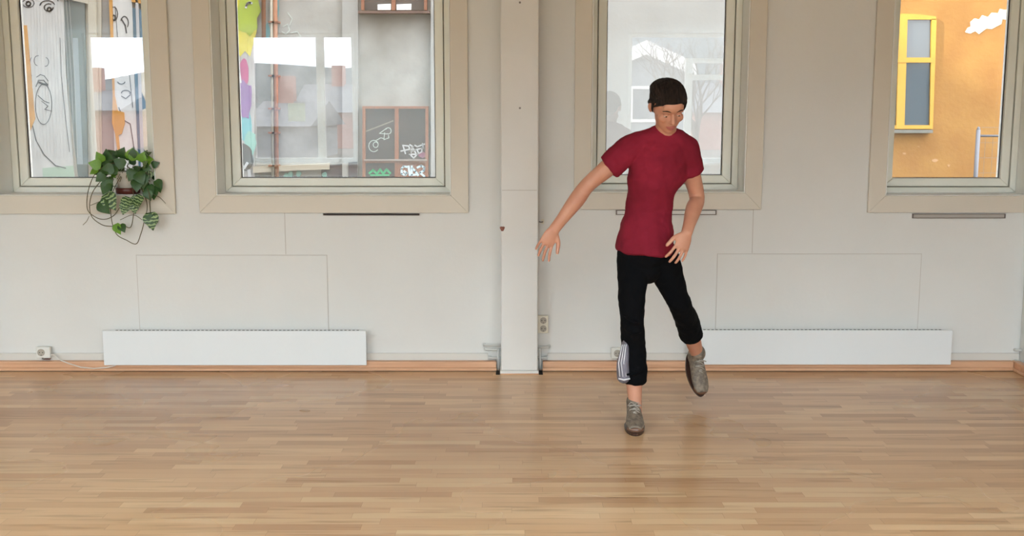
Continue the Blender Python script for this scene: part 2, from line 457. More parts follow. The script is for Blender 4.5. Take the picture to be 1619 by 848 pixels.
# beech baseboard in bays, white skirting behind it
def baseboard(n, xs, xe, name='baseboard_front'):
    t = empty(name, ((xs + xe) / 2, -.03, 0)); t['kind'] = 'structure'
    link('rail', boxes((xs, xe, -.052, -.0135, 0.0005, .056)), M_beech, t, bevel=.005)
    b = bmesh.new()
    link('shade_strip', boxes((xs, xe, -.062, -.053, .0004, .0035)), M_dark, t)  # solid dark strip, colours in the shade beneath the moulding
    prof = [(-.0525, .004), (-.066, .004), (-.066, .012), (-.062, .019), (-.0525, .0215)]
    vs0 = [b.verts.new((xs, y, z)) for y, z in prof]; vs1 = [b.verts.new((xe, y, z)) for y, z in prof]
    for i in range(len(prof)):
        j = (i + 1) % len(prof); b.faces.new((vs0[i], vs0[j], vs1[j], vs1[i]))
    b.faces.new(vs0); b.faces.new(vs1[::-1])
    link('quarter_round', b, M_beech, t)
def skirting(n, xs, xe):
    struct('trim_%d' % n, boxes((xs, xe, -.013, -.0005, .001, AZ(559, -.013))), M_white, bevel=.003)
bl0 = ops[0][0] - .10
baseboard(0, bl0, AX(785, 585, -.05)); baseboard(1, AX(858, 585, -.05), xr - .05)
# return along the right column
t = empty('baseboard_right', (xr - .03, -.1, 0)); t['kind'] = 'structure'
link('rail', boxes((xr - .046, xr - .008, -.55, -.0135, .0005, .056)), M_beech, t, bevel=.004)
link('quarter_round', boxes((xr - .060, xr - .046, -.55, -.055, .0005, .018)), M_beech, t, bevel=.006)
skirting(3, bl0, AX(772, 570, 0)); skirting(4, AX(865, 570, 0), xr - .002)

# ------------------------------------------------------------------ vents under the sills
M_vent = mat('dark_brass', srgb(70, 60, 56), .5, metal=.3)
M_vent_l = mat('worn_aluminium', srgb(128, 116, 108), .5, metal=.3)
def vent(u0, u1, v0, v1, m, label, inner=None):
    x0, x1, z0, z1 = wpx(u0, u1, v0, v1, -.012)
    v = empty('vent_strip', ((x0 + x1) / 2, 0, z0)); tag(v, label, 'vent', 'slot vents under the sills')
    b = bmesh.new(); frame_ring(b, x0, x1, z0, z1, .006, .006, .004, .003, -.014, -.0005)
    link('frame', b, m, v, bevel=.001)
    link('slot', boxes((x0 + .006, x1 - .006, -.008, -.0005, z0 + .004, z1 - .003)), inner or M_gasket, v)
vent(511, 663, 338, 340.8, M_vent, 'thin dark slot vent directly below the wide window left of the column')
vent(974, 1133, 332.6, 340, M_vent_l, 'slot vent below the window the dancer passes', M_column)
vent(1443, 1590, 338.4, 345.5, M_vent_l, 'pale edged slot vent below the window with the orange wall', mat('vent_grey', srgb(176, 168, 160), .6))

# ------------------------------------------------------------------ panel heaters
def heater(u0, u1, v0, v1, label):
    yf = -.085
    x0, x1, z0, z1 = wpx(u0, u1, v0, v1, yf)
    h = empty('panel_heater', ((x0 + x1) / 2, -.04, z0)); tag(h, label, 'heater', 'low panel heaters on the window wall')
    link('front_panel', boxes((x0, x1, yf, yf + .012, z0, z1)), M_rad, h, bevel=.003)
    link('heater_body', boxes((x0 + .03, x1 - .03, yf + .0125, -.022, z0 + .012, z1 - .008)), M_rad, h, bevel=.003)
    b = bmesh.new(); n = 60
    for k in range(n):
        xx = x0 + .06 + (x1 - x0 - .12) * k / (n - 1)
        box(b, xx, xx + .012, yf + .018, -.03, z1 - .008, z1 - .006)
    link('top_grille', b, M_gasket, h)
    for xx in (x0 + .25, x1 - .25):
        link('wall_bracket', boxes((xx, xx + .03, -.0215, -.001 if z0 > .08 else -.0138, z0 + .03, z1 - .02)), M_steel, h)
heater(163, 579, 523.5, 578, 'long low white panel heater left of the column')
heater(1091, 1505, 522.5, 577, 'long low white panel heater right of the dancer')

# ------------------------------------------------------------------ sockets, pipes, hook, cable
M_ring = mat('outlet_grey', srgb(170, 162, 150), .5)
def socket(u0, u1, v0, v1, holes, m, label, y0=-.0135, plug=False):
    x0, x1, z0, z1 = wpx(u0, u1, v0, v1, y0 - .02)
    s = empty('wall_socket', ((x0 + x1) / 2, 0, z0)); tag(s, label, 'socket', 'wall sockets')
    link('box', boxes((x0, x1, y0 - .028, y0 - .0005, z0, z1)), m, s, bevel=.005)
    for (hx, hz, r) in holes:
        cx = x0 + (x1 - x0) * hx; cz = z0 + (z1 - z0) * hz
        b = bmesh.new()
        lathe(b, [(r, 0), (r, -.003), (r * .88, -.003), (r * .84, -.0008)], (cx, y0 - .028, cz), 24, 'y')
        hh = link('outlet_ring', b, M_ring, s, smooth=False)
        b = bmesh.new()
        for dx in (-.009, .009): lathe(b, [(.0028, 0), (.0028, -.0012)], (cx + dx, y0 - .0286, cz), 10, 'y')
        box(b, cx - .002, cx + .002, y0 - .0300, y0 - .0286, cz - r * .85, cz - r * .65)
        link('pin_hole', b, M_gasket, hh)
    if plug:
        link('conduit_stub', boxes((x0 + .012, x0 + .028, y0 - .02, y0 - .001, .062, z0 - .001)), M_pipe, s, bevel=.002)
        link('cable_gland', boxes((x0 + .036, x1 - .006, y0 - .022, y0 - .001, .064, z0 - .008)), mat('rust_brown', srgb(120, 62, 48), .6), s, bevel=.003)
    return s
socket(58, 80, 548.5, 566, [(.36, .5, .021)], M_socket_w, 'single white wall socket with a cable at the far left of the skirting', plug=True)
socket(846, 867, 499, 527, [(.62, .73, .019), (.62, .27, .019)], M_socket, 'cream double wall socket beside the column', y0=-.001)
socket(966, 986, 550, 567, [(.5, .5, .021)], M_socket_w, 'single white wall socket behind the dancer\'s standing leg', plug=True)
# cable
b = bmesh.new()
cpts = [at(80, 560, -.034), at(86, 562, -.04), at(96, 570, -.052), at(110, 575.5, -.062), at(128, 581, -.075), at(148, 583, -.075), at(168, 581.5, -.075), at(182, 578.5, -.064)]
cpts.append(Vector((at(193, 576, -.055).x, -.066, .0615)))
tube(b, cpts, .0034, 8)
tag(link('power_cable', b, M_cable, smooth=True), 'thin white power cable sagging from the far left socket to the heater', 'cable')

def pipe_run(name, pts, r, label):
    b = bmesh.new(); tube(b, pts, r, 10)
    o = link(name, b, M_pipe, smooth=True)
    return o
def pipes(side, label):
    # side -1: left of the column, +1: right
    e = empty('heating_pipe', (CX + side * CW / 2, -.03, .1)); tag(e, label, 'pipe', 'heating pipes beside the columns')
    xc = CX + side * (CW / 2 + .0005)
    if side < 0: rows = [(546, 766, 1), (553, 768, 0), (566, 774, 0), (573, 776, 0)]
    else: rows = [(549, 868, 1), (566, 864, 0), (574, 862, 0)]
    for (v, u, bend) in rows:
        z = AZ(v, -.03); xe = AX(u, v, -.03)
        z = max(z, .072)
        p = [Vector((xc, -.03, z)), Vector((xe - side * .012, -.03, z)), Vector((xe - side * .004, -.028, z)), Vector((xe, -.02, z))]
        p.append(Vector((xe, -.014, z - (.0 if not bend else .004))))
        b = bmesh.new(); tube(b, p, .0065, 10)
        q = link('pipe', b, M_pipe, e, smooth=True)
        b = bmesh.new(); lathe(b, [(.012, 0), (.011, -.003)], (xe, -.0136, z), 16, 'y')
        link('collar', b, M_pipe, q)
    # riser going down into the floor gap
    xg = CX + side * (CW / 2 + .017)
    b = bmesh.new(); tube(b, [(xg, -.034, .0008), (xg, -.034, .055), (xg, -.034, .13)], .006, 10)
    link('riser', b, M_pipe, e, smooth=True)
pipes(-1, 'white heating pipes stubbing out left of the middle column')
pipes(1, 'white heating pipes stubbing out right of the middle column')
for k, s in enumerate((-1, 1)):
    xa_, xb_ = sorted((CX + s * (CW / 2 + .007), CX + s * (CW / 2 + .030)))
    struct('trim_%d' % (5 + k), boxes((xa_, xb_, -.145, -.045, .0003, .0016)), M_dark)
e = empty('heating_pipe', (xr - .02, -.03, .1)); tag(e, 'short white pipe stubs above the baseboard at the right column', 'pipe', 'heating pipes beside the columns')
for v in (554, 572):
    z = AZ(v, -.03); xe = AX(1606, v, -.03)
    b = bmesh.new(); tube(b, [(xr - .001, -.03, z), (xe + .012, -.03, z), (xe + .004, -.028, z), (xe, -.0140, z)], .0085, 10)
    link('pipe', b, M_pipe, e, smooth=True)
# hook on the wall by the column
p = at(856, 351, -.02)
hk = empty('coat_hook', (p.x, 0, p.z)); tag(hk, 'small dark metal hook on the wall right of the column', 'hook')
link('back_plate', boxes((p.x - .0, p.x + .016, -.004, -.0005, p.z - .014, p.z + .014)), M_socket, hk, bevel=.001)
b = bmesh.new(); tube(b, [(p.x + .008, -.004, p.z), (p.x + .006, -.03, p.z), (p.x - .006, -.036, p.z), (p.x - .014, -.034, p.z + .003)], .0035, 8)
link('peg', b, M_steel, hk, smooth=True)
# floor scuff
b = bmesh.new(); p = Vector((at(55, 758, 0) - Vector((0, 0, 0))))
def floor_at(u, v):
    a = (u - 809.5) / F; bb = (424 - v) / F
    d = Vector((a, cp + bb * sp, -sp + bb * cp)); t_ = -CAM_H / d.z
    return Vector((0, CAM_Y, CAM_H)) + d * t_

# ------------------------------------------------------------------ plant on the sill
M_leaf = mat('leaf_green', srgb(58, 98, 40), .4, col2=srgb(34, 62, 30), scale=30, detail=2)
M_leaf_l = mat('leaf_lime', srgb(120, 165, 48), .4, col2=srgb(76, 126, 36), scale=30, detail=2)
def leaf_var():
    m = D.materials.new('leaf_variegated'); m.use_nodes = True; n = m.node_tree; b_ = n.nodes['Principled BSDF']
    t = n.nodes.new('ShaderNodeTexCoord'); wv = n.nodes.new('ShaderNodeTexWave'); wv.bands_direction = 'Y'
    wv.inputs['Scale'].default_value = 1.6; wv.inputs['Distortion'].default_value = 6; wv.inputs['Detail Scale'].default_value = 2.5
    mp = n.nodes.new('ShaderNodeMapping'); mp.inputs['Scale'].default_value = (1.0, 1.0, 1.0)
    n.links.new(t.outputs['Object'], mp.inputs[0]); n.links.new(mp.outputs[0], wv.inputs[0])
    r = n.nodes.new('ShaderNodeValToRGB'); r.color_ramp.elements[0].position = .55; r.color_ramp.elements[0].color = srgb(44, 76, 36)
    r.color_ramp.elements[1].position = .75; r.color_ramp.elements[1].color = srgb(150, 172, 120)
    n.links.new(wv.outputs[0], r.inputs[0]); n.links.new(r.outputs[0], b_.inputs['Base Color']); b_.inputs['Roughness'].default_value = .4
    return m
M_leaf_v = leaf_var()
M_vine = mat('vine_stem', srgb(92, 84, 56), .7)
def leaf_mesh(name, m):
    """heart-shaped blade, 1 unit long along +Y, fold along the midrib, drooping tip"""
    b = bmesh.new(); N = 10; W = [0, .26, .40, .455, .45, .41, .35, .27, .18, .09, 0]
    rows = []
    for i in range(N + 1):
        y = i / N; w_ = W[i]
        back = -.10 * (1 - abs(y - .12) / .12) if y < .24 else 0
        z = -.28 * y * y
        row = []
        for s_ in (-1, -.55, 0, .55, 1):
            yy = y + (back * abs(s_) if y > 0 else 0)
            row.append(b.verts.new((s_ * w_, yy, z + abs(s_) * w_ * .35 - (abs(s_) ** 2) * w_ * .22)))
        rows.append(row)
    for i in range(N):
        for k in range(4): 
            try: b.faces.new((rows[i][k], rows[i][k + 1], rows[i + 1][k + 1], rows[i + 1][k]))
            except ValueError: pass
    bmesh.ops.remove_doubles(b, verts=b.verts, dist=1e-5)
    me = D.meshes.new(name); b.to_mesh(me); b.free(); me.materials.append(m)
    for p_ in me.polygons: p_.use_smooth = True
    return me
def make_plant():
    PY = .045
    base = at(203, 309, PY); base.z = ops[0][2] + .0065
    pl = empty('potted_plant', base); tag(pl, 'trailing leafy green pothos plant in a white pot on the left window sill', 'plant')
    s = 6.3 / F
    px = (PY - CAM_Y) / F
    zb_ = base.z
    b = bmesh.new(); lathe(b, [(.050, 0), (.066, .004), (.070, .034), (.066, .036), (.060, .012), (.0, .010)][:5], base, 32)
    link('saucer', b, mat('oxblood_glaze', srgb(92, 38, 30), .3), pl, smooth=True)
    b = bmesh.new(); lathe(b, [(.046, .012), (.052, .016), (.066, .115), (.070, .118), (.070, .130), (.062, .130), (.060, .112)], base, 32)
    link('pot', b, mat('white_glaze', srgb(206, 200, 190), .35), pl, smooth=True)
    b = bmesh.new(); lathe(b, [(.059, .105), (.059, .113), (.03, .118), (.004, .119)], base, 24)
    link('soil', b, mat('soil', srgb(60, 44, 34), .95, var=.4, scale=90), pl, smooth=True)
    rim = Vector((base.x, base.y, base.z + .12))
    def vine(pts, r=.0024):
        b = bmesh.new()
        P = [Vector(p) for p in pts]; Q = []
        n = len(P)
        for i in range(n - 1):
            p = [P[max(i - 1, 0)], P[i], P[i + 1], P[min(i + 2, n - 1)]]
            for k in range(6):
                t_ = k / 6
                Q.append(.5 * ((2 * p[1]) + (p[2] - p[0]) * t_ + (2 * p[0] - 5 * p[1] + 4 * p[2] - p[3]) * t_ ** 2 + (3 * p[1] - p[0] - 3 * p[2] + p[3]) * t_ ** 3))
        Q.append(P[-1])
        tube(b, Q, r, 6)
        return link('vine', b, M_vine, pl, smooth=True)
    def pp(u, v, y): return at(u, v, y)
    R = lambda dx, dy: rim + Vector((dx, dy, 0))
    vine([R(-.04, -.02), pp(180, 258, -.03), pp(153, 272, -.06), pp(140, 300, -.07), pp(138, 330, -.07), pp(150, 343, -.07), pp(165, 347, -.07), pp(180, 341, -.07), pp(190, 327, -.06)])
    vine([R(-.03, -.04), pp(172, 275, -.06), pp(146, 305, -.08), pp(143, 338, -.08), pp(160, 355, -.08), pp(178, 358, -.08), pp(188, 356, -.08)])
    vine([R(-.01, -.05), pp(176, 310, -.08), pp(176, 345, -.08), pp(184, 370, -.08), pp(200, 380, -.08), pp(215, 386, -.08), pp(222, 372, -.08), pp(228, 350, -.08), pp(232, 320, -.07), R(.05, -.03)])
    vine([R(.03, -.05), pp(213, 320, -.08), pp(211, 340, -.08), pp(206, 360, -.08), pp(192, 354, -.08)])
    vine([R(.05, -.02), pp(234, 300, -.07), pp(237, 325, -.07), pp(238, 340, -.07)], .003)
    vine([R(.05, 0), pp(240, 305, -.06), pp(252, 312, -.07), pp(262, 322, -.07)], .0018)
    vine([pp(190, 348, -.07), pp(210, 340, -.07), pp(225, 348, -.07)], .0018)
    vine([pp(143, 325, -.07), pp(155, 320, -.07), pp(165, 316, -.07)], .0018)
    vine([pp(141, 342, -.07), pp(137, 350, -.07), pp(131, 356, -.07)], .0016)
    meshes = [leaf_mesh('leaf', M_leaf), leaf_mesh('leaf', M_leaf_l), leaf_mesh('leaf', M_leaf_v)]
    stems = bmesh.new()
    def leaf(u, v, size_px, direction, y, kind, tip_out=.3, roll=0):
        """direction: degrees in the picture plane, 0 = right, 90 = up; leaf base at (u,v)"""
        p0 = at(u, v, y)
        a = math.radians(direction)
        d = Vector((math.cos(a), -tip_out, math.sin(a))).normalized()
        nrm = Vector((0, -1, .35)); nrm = (nrm - d * nrm.dot(d)).normalized()
        nrm = Matrix.Rotation(roll, 3, d) @ nrm
        x = d.cross(nrm)
        o = D.objects.new('leaf', meshes[kind]); COL.objects.link(o)
        o.parent = pl; o.matrix_parent_inverse = world_of(pl).inverted()
        L_ = size_px * px
        m = Matrix((x, d, nrm)).transposed().to_4x4(); m.translation = p0
        o.matrix_world = m @ Matrix.Scale(L_, 4)
        o.location, rq, o.scale = m.to_translation(), m.to_quaternion(), (L_, L_, L_)
        o.rotation_euler = rq.to_euler()
        return p0
    rnd = random.Random(5)
    big = [(168, 306, 30, -60, -.08, 2), (158, 318, 26, -52, -.08, 0), (224, 309, 22, -125, -.09, 2), (215, 309, 22, -85, -.085, 2), (204, 312, 22, -115, -.09, 2), (200, 320, 20, -100, -.08, 2), (210, 318, 20, -75, -.09, 2),
           (238, 336, 28, -82, -.08, 2), (243, 340, 22, -110, -.085, 0), (183, 354, 18, -70, -.085, 1), (190, 355, 15, -50, -.085, 0),
           (160, 262, 19, 165, -.06, 1), (163, 256, 18, 120, -.05, 1), (155, 268, 15, 200, -.06, 1), (172, 258, 22, 100, -.03, 0),
           (190, 250, 20, 60, 0, 0), (184, 252, 19, 120, 0, 0), (205, 252, 19, 70, -.02, 1), (214, 254, 20, 95, -.02, 1), (222, 256, 18, 60, -.03, 1), (228, 262, 18, 40, -.03, 1),
           (198, 262, 20, 150, -.05, 0), (180, 266, 20, 190, -.06, 0), (172, 288, 22, -120, -.08, 0), (168, 284, 20, -70, -.08, 0), (166, 276, 18, 215, -.07, 0), (218, 272, 22, -60, -.07, 0), (226, 276, 22, -90, -.07, 0), (212, 268, 20, -110, -.07, 0), (216, 284, 20, -80, -.08, 0),
           (236, 292, 20, -80, -.06, 0), (244, 296, 20, -100, -.06, 0), (232, 300, 18, -70, -.07, 0), (246, 285, 16, -45, -.05, 0), (240, 262, 13, 20, -.03, 0), (250, 290, 15, -80, -.05, 0), (226, 262, 16, -20, -.05, 0)]
    for (u, v, s_, dr, y, k) in big: leaf(u, v, s_, dr, y, k, rnd.uniform(.2, .6), rnd.uniform(-.4, .4))
    for _ in range(42):
        a = rnd.uniform(0, 2 * math.pi); r_ = math.sqrt(rnd.random())
        u = 204 + 44 * r_ * math.cos(a); v = 268 + 24 * r_ * math.sin(a)
        if 188 < u < 216 and v > 275: continue
        dr = math.degrees(math.atan2(-(v - 270) * .8, u - 204)) + rnd.uniform(-50, 50)
        leaf(u, v, rnd.uniform(12, 19), dr, rnd.uniform(-.06, .04), rnd.choice([0, 0, 0, 1, 2]), rnd.uniform(0, .7), rnd.uniform(-.8, .8))
    for k in range(14):
        u = rnd.uniform(168, 242); v = rnd.uniform(252, 290)
        q = pp(u, v, rnd.uniform(-.06, -.02)); mid = (rim + q) / 2 + Vector((0, 0, .03))
        tube(stems, [rim + Vector((rnd.uniform(-.04, .04), rnd.uniform(-.03, .03), -.005)), mid, q], .002, 6)
    link('stems', stems, M_vine, pl, smooth=True)
make_plant()

# ------------------------------------------------------------------ courtyard outside
M_tagg = mat('tag_grey', srgb(172, 178, 172), .7)
M_tagb = mat('pale_blue_spray', srgb(188, 210, 218), .7)
M_ground = mat('courtyard_ground', srgb(92, 88, 84), .9, var=.3, scale=2, bump=.3, bscale=20)
M_render = mat('grey_render', srgb(151, 149, 143), .9, col2=srgb(123, 120, 113), scale=1.6, bump=.7, bscale=5, detail=9)
M_render_l = mat('pale_render', srgb(147, 146, 141), .9, var=.10, scale=1.4, bump=.4, bscale=8, detail=8)
M_orange = mat('orange_render', srgb(153, 113, 57), .9, col2=srgb(139, 97, 47), scale=2.0, bump=.5, bscale=16, detail=8)
M_mural = mat('white_mural_paint', srgb(176, 173, 168), .8, var=.12, scale=3, stretch=(4, 1, 1), detail=6)
M_ink = mat('mural_ink', srgb(48, 46, 50), .8)
M_greyink = mat('mural_grey_ink', srgb(150, 148, 148), .8)
M_ochre = mat('ochre_paint', srgb(171, 121, 52), .8, var=.15, scale=5)
M_blue = mat('blue_paint', srgb(74, 107, 126), .7, var=.3, scale=3)
M_slate = mat('slate_glass', srgb(91, 99, 96), .15, var=.25, scale=1.2, stretch=(3, 1, .4))
M_beige = mat('beige_frame', srgb(159, 151, 135), .6)
M_brown = mat('brown_timber', srgb(132, 84, 60), .6, var=.25, scale=10, stretch=(6, 1, 1))
M_darkglass = mat('dark_glass', srgb(74, 66, 62), .08, var=.3, scale=1.5)
M_yellow = mat('yellow_timber', srgb(185, 141, 44), .5, var=.06, scale=6)
M_greyglass = mat('grey_glass', srgb(74, 84, 90), .05)
M_stone = mat('stone_sill', srgb(115, 115, 107), .9, var=.2, scale=9)
M_rust = mat('rust_pipe', srgb(151, 102, 74), .7, var=.25, scale=8)
M_galv = mat('galvanised', srgb(112, 114, 120), .6, metal=.2)
struct('ground', boxes((-60, 60, -90, 12, -.35, -.125)), M_ground)
GY = 9.0
BH = 11.0
def part_px(name, pts, Y, depth, m, parent): 
    b = bmesh.new(); px_prism(b, pts, Y, depth); return link(name, b, m, parent)

# --- mural building (seen through the leftmost window)
xL, xM = -12.5, AX(366, 140, GY)
mb = empty('mural_building', ((xL + xM) / 2, GY, 0)); tag(mb, 'building wall painted with large white line-drawn faces, seen through the leftmost window', 'building')
link('wall', boxes((xL, xM, GY, GY + 5, -.2, BH)), mat('dull_wall', srgb(131, 126, 121), .9, var=.1), mb)
p1 = part_px('mural_panel', [(20, -60), (99, -60), (104, 120), (121, 330), (40, 330), (48, 205), (41, 120)], GY - .06, .055, M_mural, mb)
b = bmesh.new(); Y = GY - .062
# first face: eyes, nose, lips, chin
for pts, w_ in [
    (arc(45, 5, 9, 7, 200, 520, 14), 1.2), (arc(45, 6, 3.5, 3.5, 0, 360, 8), 2.4), (arc(75, 10, 12, 9, 190, 340, 10), 1.6), (arc(77, 12, 7, 6, 0, 300, 10), 1.8),
    (arc(78, 15, 3, 3, 0, 360, 8), 2.6), (arc(82, 3, 10, 9, 230, 350, 8), 1.4),
    (arc(60, 96, 6, 8, 100, 280, 8), 1), (arc(72, 98, 5, 7, -80, 100, 8), 1), ([(58, 122), (64, 118), (70, 120), (76, 128)], 1.2),
    ([(57, 137), (61, 127), (69, 127), (75, 134)], 1.4), ([(61, 130), (68, 133), (75, 134)], 3.2), (arc(69, 165, 13, 32, -170, 190, 22), 1.0), ([(60, 151), (70, 160), (78, 163)], 1.1), ([(66, 160), (76, 168), (71, 173), (82, 176)], 1.0),
    ([(40, 200), (44, 192), (52, 200), (57, 222), (70, 245), (88, 262), (104, 266)], 1.5), (arc(52, 105, 5, 16, 110, 240, 8), .8), ([(95, 60), (97, 120), (104, 190), (110, 240)], .8)]:
    b = bmesh.new(); px_ribbon(b, pts, w_, Y); link('drawn_line', b, M_ink, p1)
b = bmesh.new()
for k in range(14):
    u = 48 + k * 4.6; px_ribbon(b, [(u, -20), (u + 2 + k * .3, 60), (u + 3 + k * .6, 130), (u + 6 + k * .7, 250)], .4, Y)
link('brush_streaks', b, mat('streak_grey', srgb(168, 164, 160), .8), p1)
b = bmesh.new(); px_prism(b, [(67, 266), (116, 262), (121, 320), (70, 320)], GY - .064, .003); link('green_patch', b, mat('mint_paint', srgb(143, 160, 140), .8), p1)
part_px('ochre_edge', [(30, 40), (42, 40), (55, 188), (48, 206), (41, 120), (33, 60)], GY - .075, .07, M_ochre, mb)
wnd = part_px('window_frame', [(92, -60), (160, -60), (160, 300), (119, 300), (104, 110)], GY - .03, .025, M_beige, mb)
part_px('pane', [(97, -60), (134, -60), (134, 8), (139, 285), (124, 285), (105, 110)], GY - .055, .02, M_slate, wnd)
part_px('pale_blind', [(115, 60), (123, 60), (131, 260), (122, 260)], GY - .058, .003, mat('pale_blind', srgb(123, 132, 132), .6), wnd)
part_px('frame_post', [(137, -60), (149, -60), (157, 290), (146, 290)], GY - .09, .05, M_beige, wnd)
part_px('frame_head', [(88, -6), (92, -14), (140, -2), (138, 6)], GY - .1, .06, M_beige, wnd)
p2 = part_px('mural_panel', [(172, -60), (207, -60), (212, 120), (222, 330), (184, 330), (178, 150)], GY - .06, .055, M_mural, mb)
b = bmesh.new()
for pts, w_ in [(arc(180, 22, 6, 11, 0, 360, 14), 1.3), (arc(180, 28, 2.5, 4, 0, 360, 8), 2), (arc(197, 36, 6, 10, 200, 400, 10), 1.5), ([(192, 30), (198, 40), (200, 52)], 2), (arc(190, 115, 5, 6, 30, 330, 8), 1.2), (arc(192, 128, 6, 5, 20, 160, 8), 1.2),
                (arc(199, 147, 7, 4, 180, 380, 8), 1.4), ([(192, 152), (199, 156), (206, 150)], 1.2), ([(188, 170), (196, 190), (206, 196), (213, 240)], 1.1), ([(182, 10), (186, 60), (188, 100)], .8), ([(203, 60), (205, 120), (210, 170)], .8)]:
    b = bmesh.new(); px_ribbon(b, pts, w_, Y); link('drawn_line', b, M_ink, p2)
b = bmesh.new(); px_prism(b, [(170, -60), (176, -60), (181, 150), (186, 175), (196, 178), (197, 196), (192, 212), (187, 214), (190, 245), (186, 240), (182, 212), (177, 195), (178, 150)], GY - .075, .07)
link('ochre_drip', b, M_ochre, mb)
part_px('blue_panel', [(208, 12), (262, 24), (262, 330), (222, 330), (213, 120)], GY - .05, .045, M_blue, mb)
part_px('ochre_lintel', [(206, -20), (262, -20), (262, 12), (208, 3)], GY - .08, .075, M_ochre, mb)
b = bmesh.new(); px_prism(b, [(220, 95), (236, 88), (240, 150), (232, 165), (222, 140)], GY - .06, .008); px_prism(b, [(222, 175), (245, 165), (250, 225), (236, 250), (224, 230)], GY - .06, .008)
link('reflection_patch', b, mat('reflection_cream', srgb(174, 165, 146), .8), mb)  # pale shapes painted in as the reflection over the blue panel
b = bmesh.new(); px_prism(b, [(212, -60), (216, -60), (230, 330), (225, 330)], GY - .08, .02); link('dark_batten', b, M_greyink, mb)

# --- grey rendered building (middle windows)
xR = AX(1290, 140, GY)
gb = empty('grey_building', ((xM + xR) / 2, GY, 0)); tag(gb, 'weathered grey rendered building with brown framed window and graffiti', 'building')
link('wall', boxes((xM + .002, xR, GY, GY + 5, -.2, BH)), M_render, gb)
part_px('wall_pier', [(541, -400), (566, -400), (566, 320), (541, 320)], GY - .05, .045, M_render_l, gb)
part_px('wall_pier', [(681, -400), (760, -400), (760, 320), (681, 320)], GY - .09, .085, M_render_l, gb)
part_px('smooth_render', [(900, -300), (1280, -300), (1280, 320), (900, 320)], GY - .03, .025, M_render_l, gb)
# graffiti strip
gs = part_px('graffiti_panel', [(366, -200), (402, -200), (404, 90), (401, 250), (405, 320), (366, 320)], GY - .05, .045, mat('grubby_white', srgb(159, 154, 151), .8, var=.2, scale=6), gb)
cols = {'yellow': (230, 214, 60), 'lime': (176, 196, 60), 'magenta': (196, 60, 128), 'purple': (150, 100, 168), 'aqua': (120, 196, 204), 'mint': (150, 206, 190), 'grime': (76, 72, 70), 'spray_white': (230, 230, 230)}
GM = {k: mat('spray_' + k, tuple(q * .6 for q in srgb(*c)[:3]) + (1,), .7, var=.15, scale=6) for k, c in cols.items()}
def blob(cx, cy, rx, ry, seed, n=18):
    r_ = random.Random(seed)
    return [(cx + rx * math.cos(2 * math.pi * k / n) * r_.uniform(.8, 1.15), cy + ry * math.sin(2 * math.pi * k / n) * r_.uniform(.8, 1.15)) for k in range(n)]
for nm, cx, cy, rx, ry, s_, off in [('yellow', 384, 28, 22, 66, 1, .056), ('lime', 392, 18, 18, 40, 2, .060), ('magenta', 384, 118, 10, 24, 3, .058), ('purple', 386, 158, 13, 32, 4, .062),
                             ('aqua', 388, 200, 10, 28, 5, .056), ('mint', 396, 226, 9, 20, 6, .060), ('grime', 386, 250, 16, 22, 7, .064), ('aqua', 434, 14, 8, 26, 8, .010), ('aqua', 422, 50, 5, 14, 12, .012)]:
    b = bmesh.new(); px_prism(b, blob(cx, cy, rx, ry, s_), GY - off, .004); link('sprayed_patch', b, GM[nm], gs)
strokes('white_tag_stroke', [([(376, 84), (378, 112), (380, 130)], 4), (arc(395, 12, 6, 8, 180, 300, 6), 3), ([(380, 256), (384, 264), (383, 282)], 4), ([(391, 258), (386, 266)], 4), ([(394, 270), (395, 282)], 5)], GY - .07, GM['spray_white'], gs)
b = bmesh.new()
for pts in ([(448, 42), (455, 38), (458, 48), (452, 54), (446, 50)], [(460, 52), (470, 50), (476, 58), (466, 60)], [(455, 20), (462, 30), (458, 40)]): b = bmesh.new(); px_ribbon(b, pts, 1.2, GY - .004); link('faded_scribble', b, M_tagg, gb)
# drain pipes with brackets
for (u, m, r_) in ((436, M_rust, .03), (424, M_rust, .028), (430, M_beige, .022)):
    if u == 424:
        b = bmesh.new(); tube(b, [at(416, -300, GY - .1), at(417, 60, GY - .1)], .03, 12); link('drainpipe', b, m, gb, smooth=True); continue
    b = bmesh.new(); tube(b, [at(u - 3, -300, GY - .1), at(u, 100, GY - .1), at(u + 2, 320, GY - .1)], r_, 12)
    dpp = link('drainpipe', b, m, gb, smooth=True)
    b = bmesh.new()
    for v in (-40, 35, 120, 172, 210, 262):
        p = at(u, v, GY - .1); b = boxes((p.x - .045, p.x + .045, GY - .14, GY - .001, p.z - .012, p.z + .012)); link('pipe_bracket', b, M_brown, dpp)
b = bmesh.new(); px_prism(b, [(508, 262), (548, 258), (548, 330), (508, 330)], GY - .03, .028); px_prism(b, [(551, 257), (565, 256), (565, 330), (551, 330)], GY - .065, .06)
link('dark_plinth_paint', b, mat('dark_plinth', srgb(72, 66, 70), .8, var=.3, scale=8), gb)
b = bmesh.new()
for (cx, cy, s_) in ((459, 276, 1), (472, 275, 2), (452, 279, 4), (513, 277, 3)): 
    b = bmesh.new(); px_prism(b, blob(cx, cy, 4, 5, s_, 10), GY - .04, .03); link('mint_spot', b, GM['mint'], gb)
part_px('sill_reflection', [(400, 264), (455, 262), (520, 258), (520, 268), (460, 270), (400, 274)], GY - .1, .1, M_beige, gb)  # beige bar modelled as the mirrored image of the rear sill

